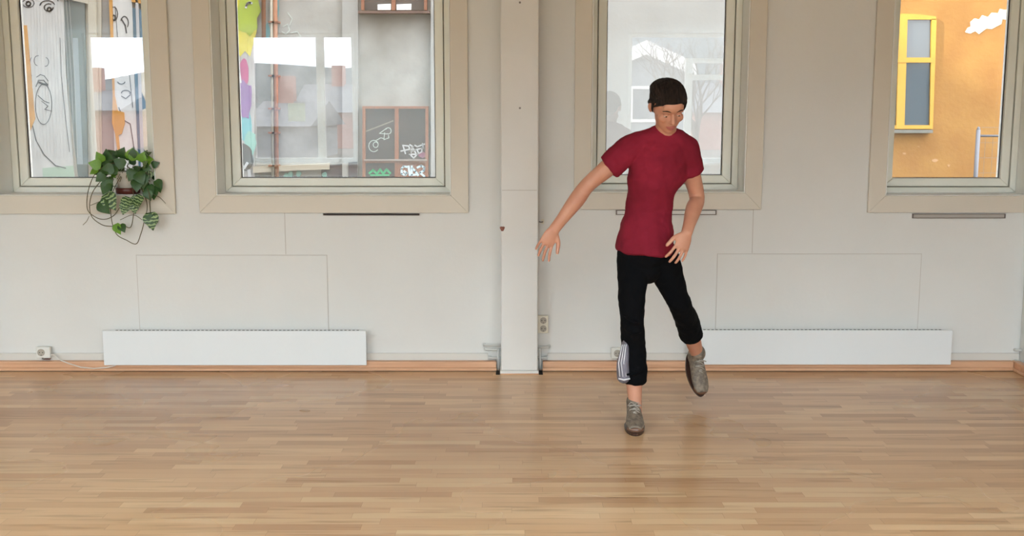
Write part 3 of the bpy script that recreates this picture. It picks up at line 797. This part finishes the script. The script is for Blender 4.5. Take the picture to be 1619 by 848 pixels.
def brown_window(u0, u1, v0, v1, parent, mulls, trans, glassm, name='timber_window'):
    Yf = GY - .10
    f = bmesh.new()
    for (a, b_, c, d) in ((u0, u1, v0, v0 + 4), (u0, u0 + 4.5, v0 + 4, v1), (u1 - 4.5, u1, v0 + 4, v1)):
        px_prism(f, [(a, c), (b_, c), (b_, d), (a, d)], Yf, .095)
    for u in mulls: px_prism(f, [(u - 3, v0 + 4), (u + 3, v0 + 4), (u + 3, v1), (u - 3, v1)], Yf, .095)
    for v in trans: px_prism(f, [(u0 + 4.5, v - 2.5), (u1 - 4.5, v - 2.5), (u1 - 4.5, v + 2.5), (u0 + 4.5, v + 2.5)], Yf - .004, .095)
    w_ = link(name, f, M_brown, parent)
    part_px('pane', [(u0 + 4.5, v0 + 4), (u1 - 4.5, v0 + 4), (u1 - 4.5, v1), (u0 + 4.5, v1)], Yf + .05, .02, glassm, w_)
    return w_
bw = brown_window(573, 677, 168, 330, gb, [627], [255.5], M_darkglass)
YG = GY - .0505
part_px('window_ledge', [(576, 252), (675, 252), (675, 254.5), (576, 254.5)], GY - .13, .03, mat('pale_ledge', srgb(135, 123, 115), .7), bw)
b = bmesh.new()
for pts in (arc(591, 231, 8, 9, 40, 330, 14), arc(594, 229, 4, 4.5, 0, 360, 10), [(595, 222), (602, 218), (606, 219)], [(608, 210), (607, 221), (615, 218), (614, 214)], arc(614, 207, 4.5, 5, -150, 120, 10), [(600, 211), (611, 203)], [(600, 211), (612, 212)]):
    b = bmesh.new(); px_ribbon(b, pts, 1.1, YG); link('tag_stroke', b, M_tagg, bw)
b = bmesh.new()
for pts in ([(637, 230), (641, 243)], [(637, 230), (646, 231), (648, 236), (634, 239)], [(648, 229), (653, 232), (650, 241)], [(652, 233), (658, 243)], [(650, 239), (658, 237)],
            [(671, 228), (660, 232), (656, 230)], [(668, 227), (669, 234), (657, 237)], [(660, 238), (662, 243), (667, 240), (667, 234)], [(647, 244), (660, 244), (654, 250), (648, 244)]):
    b = bmesh.new(); px_ribbon(b, pts, 2.2, YG); link('white_tag_stroke', b, GM['spray_white'], bw)
b = bmesh.new(); px_prism(b, blob(668, 245, 6, 5, 3, 12), YG - .003, .003); link('pink_smudge', b, mat('pink_smudge', srgb(130, 80, 100), .8), bw)
part_px('lower_board', [(630, 258), (672.5, 258), (672.5, 330), (630, 330)], GY - .085, .02, M_brown, bw)
b = bmesh.new()
for pts in ([(643, 264), (638, 263), (635, 267), (635, 275), (641, 277), (643, 274), (639, 271)], [(646, 263), (648, 277)], [(651, 263), (651, 277), (658, 276)], [(652, 266), (657, 271), (661, 277)], [(660, 265), (666, 262), (671, 265), (670, 270), (664, 273), (671, 279)]):
    b = bmesh.new(); px_ribbon(b, pts, 3.2, GY - .086); link('pale_blue_tag_stroke', b, M_tagb, bw)
b = bmesh.new()
px_ribbon(b, [(584, 274), (590, 269), (596, 275), (601, 268), (606, 275), (611, 268), (617, 274)], 3.2, YG); px_ribbon(b, [(586, 277), (615, 277)], 2.4, YG)
link('green_tag', b, mat('green_spray', srgb(40, 168, 104), .7), bw)
part_px('pane_strip', [(578, 207), (622, 190), (622, 192), (578, 209)], YG - .002, .001, mat('strip_taupe', srgb(120, 110, 100), .6), bw)  # thin slanting strip, paler than the pane
# upper window with white boxes on its ledge
uw = brown_window(571, 675, -140, 16, gb, [622], [], M_darkglass)
part_px('stone_ledge', [(566, 17), (679, 17), (679, 21), (566, 21)], GY - .17, .165, mat('dark_ledge', srgb(96, 74, 66), .8, var=.2), uw)
for u0, u1 in ((597, 618), (627, 650)):
    o = part_px('window_box', [(u0, 7), (u1, 6), (u1, 15.5), (u0, 15.5)], GY - .09, .035, M_lining, uw)

# --- orange building (right window)
xO = 16.0
ob = empty('orange_building', (xR + 4, GY, 0)); tag(ob, 'orange rendered building with yellow framed window, seen through the right window', 'building')
link('wall', boxes((xR + .002, xO, GY, GY + 5, -.2, BH)), M_orange, ob)
yw = empty('yellow_window', at(1440, 120, GY)); yw.parent = ob; yw.matrix_parent_inverse = world_of(ob).inverted()
ux0, ux1 = 1378, 1480
Yf = GY - .05
f = bmesh.new()
N_ = 8
top = [(ux0 + (ux1 - ux0) * k / N_, 26 - 4.5 * math.sin(math.pi * k / N_)) for k in range(N_ + 1)]
px_prism(f, [(ux0 - 1, 30), (ux0 - 1, 205), (ux0 + 7, 205), (ux0 + 7, 30)], Yf, .045)
px_prism(f, [(ux1 - 7, 30), (ux1 - 7 - 3, 204), (ux1 - 5 + 0, 204), (ux1 + 1, 30)], Yf, .045)
px_prism(f, top + [(ux1, 31), (ux0, 31)], Yf, .045)
px_prism(f, [(1422, 31), (1435, 31), (1430, 204), (1417, 204)], Yf - .005, .05)
px_prism(f, [(ux0 + 7, 91), (ux1 - 5, 91), (ux1 - 5, 99), (ux0 + 7, 99)], Yf - .01, .055)
px_prism(f, [(ux0 + 7, 198), (ux1 - 10, 198), (ux1 - 10, 204), (ux0 + 7, 204)], Yf, .045)
fr = link('window_frame', f, M_yellow, yw)
part_px('pane', [(ux0 + 6, 30), (ux1 - 7, 30), (ux1 - 9, 199), (ux0 + 4, 199)], GY - .02, .015, M_greyglass, fr)
part_px('window_sill', [(ux0 - 6, 205.5), (ux1 - 5, 205.5), (ux1 - 5, 210.5), (ux0 - 6, 210.5)], GY - .12, .115, M_stone, ob)
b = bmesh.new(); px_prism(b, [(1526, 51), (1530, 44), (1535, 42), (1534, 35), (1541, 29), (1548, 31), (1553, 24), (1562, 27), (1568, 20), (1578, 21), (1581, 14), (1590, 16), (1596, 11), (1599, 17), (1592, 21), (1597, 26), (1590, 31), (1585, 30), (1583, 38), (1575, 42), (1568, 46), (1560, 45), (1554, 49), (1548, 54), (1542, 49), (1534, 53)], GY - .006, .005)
link('highlight_patch', b, mat('highlight_cream', srgb(244, 232, 214), .9, var=.08, scale=20), ob)  # ragged pale shape standing in for a reflected sun highlight
b = bmesh.new()
for (cx, cy, rx, ry, s_) in ((1430, 243, 3, 1.5, 1), (1478, 254, 5, 2.5, 2), (1500, 262, 2, 2, 3), (1452, 232, 1.4, 1, 5)): px_prism(b, blob(cx, cy, rx, ry, s_, 9), GY - .004, .0035)
link('worn_spot', b, mat('worn_plaster', srgb(174, 137, 99), .9), ob)
# fence
FYY = GY - .8
fe = empty('metal_fence', at(1560, 280, FYY)); tag(fe, 'grey metal mesh fence panel in front of the orange wall', 'fence')
p = at(1547, 205, FYY)
b = bmesh.new(); tube(b, [(p.x, FYY, -.12), (p.x, FYY, p.z)], .028, 12); link('post', b, M_galv, fe, smooth=True)
b = bmesh.new(); ball(b, (p.x, FYY, p.z + .01), (.02, .02, .03), 12); link('post_cap', b, M_galv, fe, smooth=True)
zr_ = AZ(215, FYY); x2 = p.x + 2.0
b = bmesh.new(); tube(b, [(p.x, FYY, zr_), (x2, FYY, zr_)], .016, 10); link('rail', b, M_galv, fe, smooth=True)
b = bmesh.new(); tube(b, [(x2, FYY, -.12), (x2, FYY, zr_ + .08)], .026, 12); link('post', b, M_galv, fe, smooth=True)
b = bmesh.new()
for k in range(1, 20): tube(b, [(p.x + k * .1, FYY, .05), (p.x + k * .1, FYY, zr_)], .0022, 5)
for k in range(0, 7): tube(b, [(p.x, FYY, .1 + k * .2), (x2, FYY, .1 + k * .2)], .0022, 5)
link('wire_mesh', b, M_galv, fe)
# unseen block added on the left to cast the slanting shadow
sb = empty('shadow_block', (-10, 4.5, 0)); tag(sb, 'tall unseen block added to cast shade across the courtyard', 'building')
link('wall', boxes((-13, -9.0, .38, GY - .1, -.2, 10.0)), M_render_l, sb)

# ------------------------------------------------------------------ street behind the camera (mirrored in the panes)
M_roof = mat('slate_roof', srgb(110, 116, 124), .8, var=.25, scale=3)
M_red = mat('red_clapboard', srgb(170, 120, 110), .85, var=.12, scale=2)
M_cream = mat('cream_wall', srgb(214, 200, 176), .85, var=.06)
M_greyw = mat('bluegrey_wall', srgb(130, 138, 146), .85, var=.1)
M_wglass = mat('house_glass', srgb(80, 92, 104), .1)
def mpos(u, v, Yb):
    """point on the plane y=Yb behind the camera that mirrors to pixel (u, v)"""
    d = (.19 - Yb) + (.19 - CAM_Y)
    a = (u - 809.5) / F; b_ = (424 - v) / F
    dv = Vector((a, cp + b_ * sp, -sp + b_ * cp)); t_ = d / dv.y
    return dv.x * t_, CAM_H + dv.z * t_
def house(u0, u1, v_eave, v_ridge, Yb, m, label, gable=False, trim_m=None):
    x0, ze = mpos(u0, v_eave, Yb); x1, _ = mpos(u1, v_eave, Yb); _, zr = mpos(u0, v_ridge, Yb)
    h = empty('house', ((x0 + x1) / 2, Yb, 0)); tag(h, label, 'house', 'houses across the street')
    dp = 7.0
    link('wall', boxes((x0, x1, Yb - dp, Yb, -.3, ze)), m, h)
    b = bmesh.new()
    ov = .3
    if gable:
        xm = (x0 + x1) / 2
        V = [(x0 - ov, ze - .1), (xm, zr), (x1 + ov, ze - .1), (x1 + ov, ze), (xm, zr + .15), (x0 - ov, ze)]
        prism(b, [V[0], V[1], V[4], V[5]], Yb - dp - .2, Yb + .25); prism(b, [V[1], V[2], V[3], V[4]], Yb - dp - .2, Yb + .25)
        bb = bmesh.new(); prism(bb, [(x0, ze), (x1, ze), (xm, zr)], Yb - dp, Yb); link('gable_wall', bb, m, h)
        bb = bmesh.new(); prism(bb, [(x0 - ov, ze - .35), (xm, zr - .3), (xm, zr + .16), (x0 - ov, ze + .1)], Yb + .25, Yb + .31); prism(bb, [(x1 + ov, ze - .35), (xm, zr - .3), (xm, zr + .16), (x1 + ov, ze + .1)], Yb + .25, Yb + .31)
        link('bargeboard', bb, M_lining, h)
    else:
        ym = Yb - dp / 2
        v = [b.verts.new(c) for c in ((x0 - ov, Yb + ov, ze), (x1 + ov, Yb + ov, ze), (x1 + ov, ym, zr), (x0 - ov, ym, zr), (x0 - ov, Yb - dp - ov, ze), (x1 + ov, Yb - dp - ov, ze))]
        b.faces.new((v[0], v[1], v[2], v[3])); b.faces.new((v[3], v[2], v[5], v[4])); b.faces.new((v[0], v[3], v[4])); b.faces.new((v[1], v[5], v[2])); b.faces.new((v[0], v[4], v[5], v[1]))
    link('roof', b, M_roof, h)
    n = max(1, int((x1 - x0) / 2.4))
    for k in range(n):
        cx = x0 + (x1 - x0) * (k + .5) / n
        for zz in ([1.2] if ze < 3.6 else [1.2, 3.6]):
            if zz + 1.3 > ze: continue
            f_ = bmesh.new(); frame_ring(f_, cx - .5, cx + .5, zz, zz + 1.2, .1, .1, .1, .1, Yb + .002, Yb + .06)
            wf = link('window', f_, M_lining, h); link('pane', boxes((cx - .4, cx + .4, Yb + .005, Yb + .02, zz + .1, zz + 1.1)), M_wglass, wf)
    link('chimney', boxes((x0 + (x1 - x0) * .3 - .3, x0 + (x1 - x0) * .3 + .3, Yb - dp / 2 - .3, Yb - dp / 2 + .3, ze, zr + .9)), M_red, h)
house(60, 180, 175, 140, -34, M_red, 'red house with slate roof on the left across the street')
house(205, 345, 160, 118, -44, M_cream, 'cream house with slate roof across the street')
house(395, 480, 200, 158, -30, M_greyw, 'low blue-grey house with slate roof across the street')
house(470, 630, 178, 130, -44, M_red, 'long red house across the street')
house(670, 940, 185, 150, -54, M_cream, 'broad cream house across the street')
house(955, 1085, 105, 72, -30, M_greyw, 'pale gabled house with white bargeboards across the street', gable=True)
house(1105, 1330, 178, 128, -42, M_red, 'long red house behind the bare tree')
# distant hill
b = bmesh.new(); N_ = 40
hill = [(-90 + 180 * k / N_, 6.5 + 2.4 * math.sin(k * .35) + 1.2 * math.sin(k * .9 + 1)) for k in range(N_ + 1)]
prism(b, [(-90, -2)] + hill + [(90, -2)], -88, -80)
tag(link('hill', b, mat('hazy_hill', srgb(120, 134, 140), 1, var=.2, scale=.3)), None, None, None, 'structure')
# bare tree
def tree(u, Yb, h_, seed, label):
    x, _ = mpos(u, 200, Yb); r_ = random.Random(seed)
    t_ = empty('bare_tree', (x, Yb, -.13)); tag(t_, label, 'tree')
    tr = bmesh.new(); br = bmesh.new()
    def grow(p, d, L_, r, lv, bmx):
        pts = [p]; q = p.copy(); dd = d.copy()
        for k in range(4):
            dd = (dd + Vector((r_.uniform(-.25, .25), r_.uniform(-.25, .25), r_.uniform(-.05, .2)))).normalized()
            q = q + dd * L_ / 4; pts.append(q.copy())
        tube(bmx, pts, [r * (1 - .12 * i) for i in range(5)], 6)
        if lv == 0: return
        for k in range(4 if lv > 1 else 3):
            i = r_.choice((2, 3, 4)); nd = (dd + Vector((r_.uniform(-1, 1), r_.uniform(-1, 1), r_.uniform(-.2, .7)))).normalized()
            grow(pts[i], nd, L_ * .68, r * .5, lv - 1, br)
    grow(Vector((x, Yb, -.13)), Vector((0, 0, 1)), h_ * .42, .09, 4, tr)
    link('trunk', tr, mat('bark', srgb(70, 58, 52), .9), t_); link('branches', br, mat('twigs', srgb(78, 66, 60), .9), t_)
tree(1118, -15, 3.6, 4, 'bare leafless tree outside the rear windows')
# paper note taped to the rear window pane
x, z = mpos(469, 178, BACK - .138); x0, z1_ = mpos(455, 163, BACK - .138); x1, z0_ = mpos(483, 192, BACK - .138)
tag(link('paper_note', boxes((x0, x1, BACK - .1385, BACK - .137, z0_, z1_)), mat('paper', srgb(226, 232, 214), .8)), 'pale paper sheet taped to the rear window', 'paper')

# ------------------------------------------------------------------ the dancer
M_skin = mat('skin', srgb(206, 150, 124), .5, col2=srgb(192, 134, 110), scale=9)
M_skin.node_tree.nodes['Principled BSDF'].inputs['Subsurface Weight'].default_value = .08
M_skin.node_tree.nodes['Principled BSDF'].inputs['Subsurface Radius'].default_value = (.01, .004, .002)
M_shirt = mat('burgundy_jersey', srgb(138, 32, 52), .9, col2=srgb(120, 26, 44), scale=5, bump=.6, bscale=7, spec=.2)
M_pants = mat('black_jersey', srgb(10, 10, 13), .95, bump=.25, bscale=10, spec=.12)
M_side = mat('grey_side_panel', srgb(126, 122, 134), .8, var=.2, scale=20)
M_hair = mat('dark_hair', srgb(50, 38, 33), .75, col2=srgb(24, 18, 16), scale=30, stretch=(5, 1, 1), bump=.8, bscale=160, spec=.25)
M_shoe = mat('taupe_shoe', srgb(136, 122, 106), .6, col2=srgb(96, 84, 74), scale=60, bump=.4, bscale=120)
M_sole = mat('dark_sole', srgb(66, 44, 36), .35)
M_toe = mat('polished_toe', srgb(108, 78, 64), .25)
M_lace = mat('grey_laces', srgb(168, 160, 150), .7)
toe = floor_at(1001, 692)
PY = toe.y + .20
def J(u, v, dy=0.0): return at(u, v, PY + dy)

pr = empty('person', (J(1003, 680).x, PY, 0))
tag(pr, 'person dancing on one leg in burgundy t-shirt and black cropped trousers', 'person')
def remesh(o, vox, smooth=4, fac=.5):
    m = o.modifiers.new('remesh', 'REMESH'); m.mode = 'VOXEL'; m.voxel_size = vox; m.use_smooth_shade = True
    if smooth:
        s = o.modifiers.new('smooth', 'SMOOTH'); s.iterations = smooth; s.factor = fac
    return o

# joints
hipR, kneeR, ankR = J(1002, 402, .02), J(1000, 505, -.03), J(1004, 634, .0)
hipL, kneeL, ankL = J(1044, 404, .03), J(1076, 484, .12), J(1102, 560, .42)
pelvis, waist, chest, neckb = J(1022, 384, .02), J(1026, 326, .03), J(1042, 262, -.01), J(1052, 214, -.05)
shR, elR, wrR = J(996, 236, -.02), J(930, 292, -.02), J(877, 362, -.05)
shL, elL, wrL = J(1084, 238, -.02), J(1102, 312, .04), J(1086, 368, -.14)
head_c = J(1055, 169, -.11)

b = bmesh.new()
# trunk (ref = across the shoulders)
XR = Vector((1, 0, 0))
limb(b, [J(1020, 408, .02), pelvis, waist, J(1034, 294, .0), chest, J(1044, 232, -.03)], [(.10, .085), (.118, .095), (.088, .075), (.105, .085), (.128, .098), (.11, .07)], 28, XR)
limb(b, [J(1010, 232, -.02), J(1047, 222, -.04), J(1074, 232, -.02)], [.05, .055, .05], 18)
limb(b, [J(1050, 226, -.04), neckb, head_c + Vector((0, .02, -.06))], [.065, .05, .048], 18)
# legs
limb(b, [hipR, J(1000, 450, -.01), kneeR, J(999, 545, .02), J(1002, 600, .01), ankR, J(1004, 652, .0)], [.072, .060, .045, .048, .040, .032, .034], 22)
limb(b, [hipL, J(1060, 446, .08), kneeL, J(1088, 514, .26), J(1096, 540, .35), ankL, ankL + Vector((.006, .05, -.03))], [.072, .060, .045, .048, .040, .032, .032], 22)
# arms
def arm(sh, el, wr):
    m1 = (sh + el) / 2; m2 = el.lerp(wr, .35)
    limb(b, [sh, m1, el, m2, el.lerp(wr, .8), wr], [.052, .043, .036, .038, .028, (.027, .020)], 18)
arm(shR, elR, wrR); arm(shL, elL, wrL)
def hand(wr, fwd, palm_n, thumb_side, curl=.35):
    """wr wrist, fwd finger direction, palm_n direction the palm faces, thumb_side vector towards the thumb"""
    fwd = fwd.normalized(); palm_n = (palm_n - fwd * palm_n.dot(fwd)).normalized(); ts = (thumb_side - fwd * thumb_side.dot(fwd) - palm_n * thumb_side.dot(palm_n)).normalized()
    limb(b, [wr, wr + fwd * .03, wr + fwd * .075], [(.026, .017), (.036, .015), (.039, .013)], 18, ts)
    for k, (off, L_, r) in enumerate(((.030, .072, .0080), (.0102, .080, .0082), (-.0102, .075, .0080), (-.029, .059, .0070))):
        p = wr + fwd * (.078 - abs(k - 1) * .004) + ts * off
        d = (fwd + ts * off * 7).normalized(); pts = [p - d * .015, p]
        ang = 0
        for s_, cu in ((.45, curl * .7), (.32, curl), (.26, curl * .8)):
            ang += cu; dd = (d * math.cos(ang) + palm_n * math.sin(ang)); p = p + dd * L_ * s_; pts.append(p)
        limb(b, pts, [r, r, r * .97, r * .92, r * .8], 12, None, 3)
    p = wr + fwd * .022 + ts * .024
    d = (fwd * .75 + ts * .75 + palm_n * .2).normalized()
    q = p + d * .034; d2 = (fwd + ts * .35 + palm_n * .3).normalized()
    limb(b, [p - d * .01, q, q + d2 * .028, q + d2 * .05], [.0125, .0105, .0098, .0082], 12, None, 3)
hand(wrR, J(853, 404, -.07) - wrR, Vector((.35, -1, -.1)), Vector((1, .3, -.4)), .22)
hand(wrL, Vector((-.35, -.35, -.85)), Vector((-.35, .9, -.1)), Vector((-1, -.3, .3)), .3)
# head: local frame, face towards -Y, tilted forward and to its right
HR = (Matrix.Rotation(math.radians(-4), 3, 'Y') @ Matrix.Rotation(math.radians(10), 3, 'Z') @ Matrix.Rotation(math.radians(34), 3, 'X'))
def H(x, y, z): return head_c + HR @ Vector((x, y, z))
def hball(bmx, c, r, seg=20): ball(bmx, H(*c), r, seg, HR)
hball(b, (0, .012, .025), (.074, .092, .086), 28)
hball(b, (0, -.022, -.03), (.058, .066, .072), 24)
hball(b, (0, -.050, -.078), (.030, .030, .024)); hball(b, (0, -.072, .040), (.050, .022, .030))
for s_ in (-1, 1):
    hball(b, (s_ * .036, -.060, -.018), (.024, .022, .022)); hball(b, (s_ * .028, -.076, .026), (.024, .013, .008))
    limb(b, [H(s_ * .074, .006, .018), H(s_ * .080, .012, .0), H(s_ * .074, .008, -.022)], [(.006, .013), (.007, .017), (.005, .010)], 12)
limb(b, [H(0, -.080, .022), H(0, -.094, -.004), H(0, -.103, -.020)], [.007, .009, .0105], 12)
hball(b, (0, -.090, -.024), (.017, .012, .008))
limb(b, [H(-.022, -.076, -.050), H(0, -.088, -.047), H(.022, -.076, -.050)], [.004, .0065, .004], 10)
limb(b, [H(-.018, -.076, -.058), H(0, -.086, -.060), H(.018, -.076, -.058)], [.004, .007, .004], 10)
body = remesh(link('body', b, M_skin, pr), .0042, 3)
# face details
M_eye = mat('eye_white', srgb(226, 220, 214), .2); M_iris = mat('iris', srgb(70, 50, 36), .2); M_lip = mat('lips', srgb(176, 98, 90), .45)
for s_ in (-1, 1):
    b = bmesh.new(); hball(b, (s_ * .030, -.0765, .006), (.0115, .0075, .0065), 16); e_ = link('eye', b, M_eye, body, smooth=True)
    b = bmesh.new(); hball(b, (s_ * .030, -.0822, .004), (.0048, .0025, .0045), 12); link('iris', b, M_iris, e_, smooth=True)
    b = bmesh.new(); hball(b, (s_ * .030, -.0765, .0105), (.0135, .0092, .0065), 16); link('eyelid', b, M_skin, body, smooth=True)
    b = bmesh.new(); limb(b, [H(s_ * .014, -.090, .030), H(s_ * .032, -.089, .036), H(s_ * .048, -.078, .030)], [.0022, .0028, .0016], 8); link('eyebrow', b, M_hair, body, smooth=True)
b = bmesh.new(); limb(b, [H(-.020, -.081, -.052), H(-.006, -.092, -.049), H(.006, -.092, -.049), H(.020, -.081, -.052)], [.0028, .0045, .0045, .0028], 8)
limb(b, [H(-.017, -.081, -.057), H(0, -.092, -.060), H(.017, -.081, -.057)], [.0028, .0058, .0028], 8)
link('lips', b, M_lip, body, smooth=True)
# hair: close cap drawn back into a low knot
b = bmesh.new()
hball(b, (0, .028, .034), (.0765, .086, .082), 32)
hball(b, (0, -.006, .064), (.0695, .078, .058), 28)
hball(b, (0, .052, -.005), (.066, .056, .070), 24)
for s_ in (-1, 1):
    limb(b, [H(s_ * .010, -.058, .088), H(s_ * .050, -.050, .072), H(s_ * .070, -.022, .050), H(s_ * .076, .010, .032), H(s_ * .066, .050, .0)], [.007, .009, .010, .011, .012], 12)
    for k in range(7):
        a = .15 + k * .19
        limb(b, [H(s_ * .078 * math.sin(a), -.048 + k * .004, .036 + .078 * math.cos(a)), H(s_ * .080 * math.sin(a), .025, .040 + .084 * math.cos(a)), H(s_ * .060 * math.sin(a), .095, .040 + .050 * math.cos(a))], [.004, .006, .005], 8)
hball(b, (0, .118, .030), (.030, .028, .030), 18)
for s_ in (-1, 1):
    for k in range(5):
        limb(b, [H(s_ * (.006 + k * .011), -.045 + k * .002, .108 - k * .005), H(s_ * (.012 + k * .013), -.074 + k * .006, .082 - k * .007), H(s_ * (.026 + k * .0125), -.070 + k * .012, .058 - k * .010)], [.005, .0065, .003], 8)
    limb(b, [H(s_ * .074, -.012, .045), H(s_ * .077, -.018, .012), H(s_ * .073, -.020, -.010)], [.008, .006, .003], 8)
hair = remesh(link('hair', b, M_hair, pr), .0036, 1)

# t-shirt
b = bmesh.new()
limb(b, [J(1019, 398, .02), J(1021, 376, .02), J(1025, 330, .03), J(1032, 294, .0), J(1042, 262, -.01), J(1045, 236, -.03)], [(.136, .124), (.133, .118), (.106, .096), (.116, .100), (.140, .110), (.122, .088)], 36, XR, e0=.10)
limb(b, [shR + Vector((-.004, 0, -.002)), J(1022, 224, -.035), J(1048, 218, -.045), J(1068, 225, -.035), shL + Vector((.004, 0, -.002))], [.064, .060, .060, .060, .064], 24)
def sleeve(sh, el, f=.56):
    e0 = sh.lerp(el, f)
    limb(b, [sh, sh.lerp(el, f * .5), e0], [.066, .062, (.064, .058)], 22, e1=.2)
sleeve(shR, elR, .5); sleeve(shL, elL, .46)
shirt = remesh(link('t_shirt', b, M_shirt, pr), .006, 5)
def creases(o, strength, size, name):
    tx = D.textures.new(name, 'CLOUDS'); tx.noise_scale = size; tx.noise_depth = 2
    m = o.modifiers.new('creases', 'DISPLACE'); m.texture = tx; m.strength = strength; m.mid_level = .45; m.texture_coords = 'LOCAL'
creases(shirt, .022, .085, 'shirt_creases')
# cropped trousers
b = bmesh.new()
limb(b, [J(1021, 380, .02), J(1021, 394, .02), J(1021, 412, .02), J(1022, 420, .02)], [(.100, .082), (.112, .094), (.116, .102), (.085, .085)], 32, XR)
limb(b, [J(1003, 400, .02), J(1000, 450, -.01), J(1000, 505, -.03), J(1001, 545, .02), J(1003, 575, .015), J(1002, 602, .01)], [.080, .069, .054, .059, .060, .058], 26, e1=.35)
limb(b, [J(1043, 402, .03), J(1060, 446, .08), J(1076, 484, .12), J(1086, 507, .23), J(1093, 530, .32)], [.082, .070, .054, .060, .058], 26, e1=.35)
for (p_, q_) in ((J(985, 500, -.09), J(1010, 512, -.09)), (J(988, 520, -.065), J(1014, 524, -.07)), (J(988, 592, -.05), J(1016, 585, -.05))):
    limb(b, [p_, (p_ + q_) / 2 + Vector((0, -.006, -.008)), q_], [.005, .009, .005], 8)
pants = remesh(link('trousers', b, M_pants, pr), .006, 5)
creases(pants, .016, .07, 'trouser_creases')
# light side panel flaring at the cuff of the standing leg
b = bmesh.new()
limb(b, [J(990, 522, .0), J(989, 548, .0), J(985, 576, -.005), J(986, 596, -.01)], [(.012, .030), (.020, .040), (.030, .050), (.032, .050)], 18, XR)
sp_ = link('side_panel', b, M_side, pants, smooth=True)
b = bmesh.new()
for k in range(3):
    tube(b, [J(984 + k * 3, 545, -.040), J(978 + k * 4, 574, -.050), J(980 + k * 5, 596, -.056)], .0028, 6)
tube(b, [J(978, 599, -.055), J(986, 601, -.062), J(996, 599, -.066)], .004, 6)
link('white_stripe', b, mat('stripe_white', srgb(216, 214, 220), .7), sp_, smooth=True)

# shoes
def shoe(anchor, rot, label=None):
    """local: toe towards -Y, sole bottom at z=0, ankle above origin"""
    def T(x, y, z): return anchor + rot @ Vector((x, y, z))
    b = bmesh.new()
    secs = [(.062, .018, .036, .045), (.045, .030, .045, .05), (.015, .034, .052, .052), (-.03, .036, .046, .044), (-.075, .041, .036, .034), (-.115, .044, .028, .026), (-.150, .040, .024, .021), (-.178, .028, .02, .016)]
    tube(b, [T(0, s[0], .016 + s[3]) for s in secs], [(s[1], s[3]) for s in secs], 22, rot @ Vector((1, 0, 0)))
    limb(b, [T(0, .018, .05), T(0, .012, .095), T(0, .010, .112)], [(.034, .042), (.036, .043), (.038, .045)], 20, rot @ Vector((1, 0, 0)))
    up = remesh(link('shoe', b, M_shoe, pr), .004, 3)
    b = bmesh.new()
    out = []
    for k in range(28):
        a = 2 * math.pi * k / 28; yy = math.sin(a); 
        yv = -.06 + .128 * yy
        wv = (.047 if yv < -.04 else .047 - (yv + .04) * .12)
        out.append((math.cos(a) * wv * (1.0 if abs(yy) < .9 else .98), yv))
    lo = [b.verts.new(T(x, y, .0)) for x, y in out]; hi = [b.verts.new(T(x * 1.03, y * 1.01, .014)) for x, y in out]
    b.faces.new(lo[::-1]); b.faces.new(hi)
    for k in range(28): b.faces.new((lo[k], lo[(k + 1) % 28], hi[(k + 1) % 28], hi[k]))
    link('sole', b, M_sole, up)
    b = bmesh.new(); ball(b, T(0, -.150, .026), (.040, .036, .020), 20, rot); link('toe_cap', b, M_toe, up, smooth=True)
    b = bmesh.new()
    for k in range(5):
        y = -.035 - k * .020; z = .108 - k * .0125
        tube(b, [T(-.024, y, z - .008), T(0, y - .002, z + .003), T(.024, y, z - .008)], .003, 6)
        tube(b, [T(-.022, y, z - .006), T(.0, y - .010, z), T(.022, y - .018, z - .014)], .0024, 6)
    for s_ in (-1, 1): tube(b, [T(0, -.03, .112), T(s_ * .018, -.045, .122), T(s_ * .032, -.040, .105), T(s_ * .014, -.034, .108)], .0024, 6)
    link('laces', b, M_lace, up, smooth=True)
shoe(Vector((ankR.x - .004, PY, 0.001)), Matrix.Rotation(math.radians(-4), 3, 'Z'))
# lifted foot: toe hanging down and outwards, trailing behind
RL = Matrix.Rotation(math.radians(14), 3, 'Z') @ Matrix.Rotation(math.radians(48), 3, 'X')
shoe(ankL - RL @ Vector((0, .012, .095)), RL)
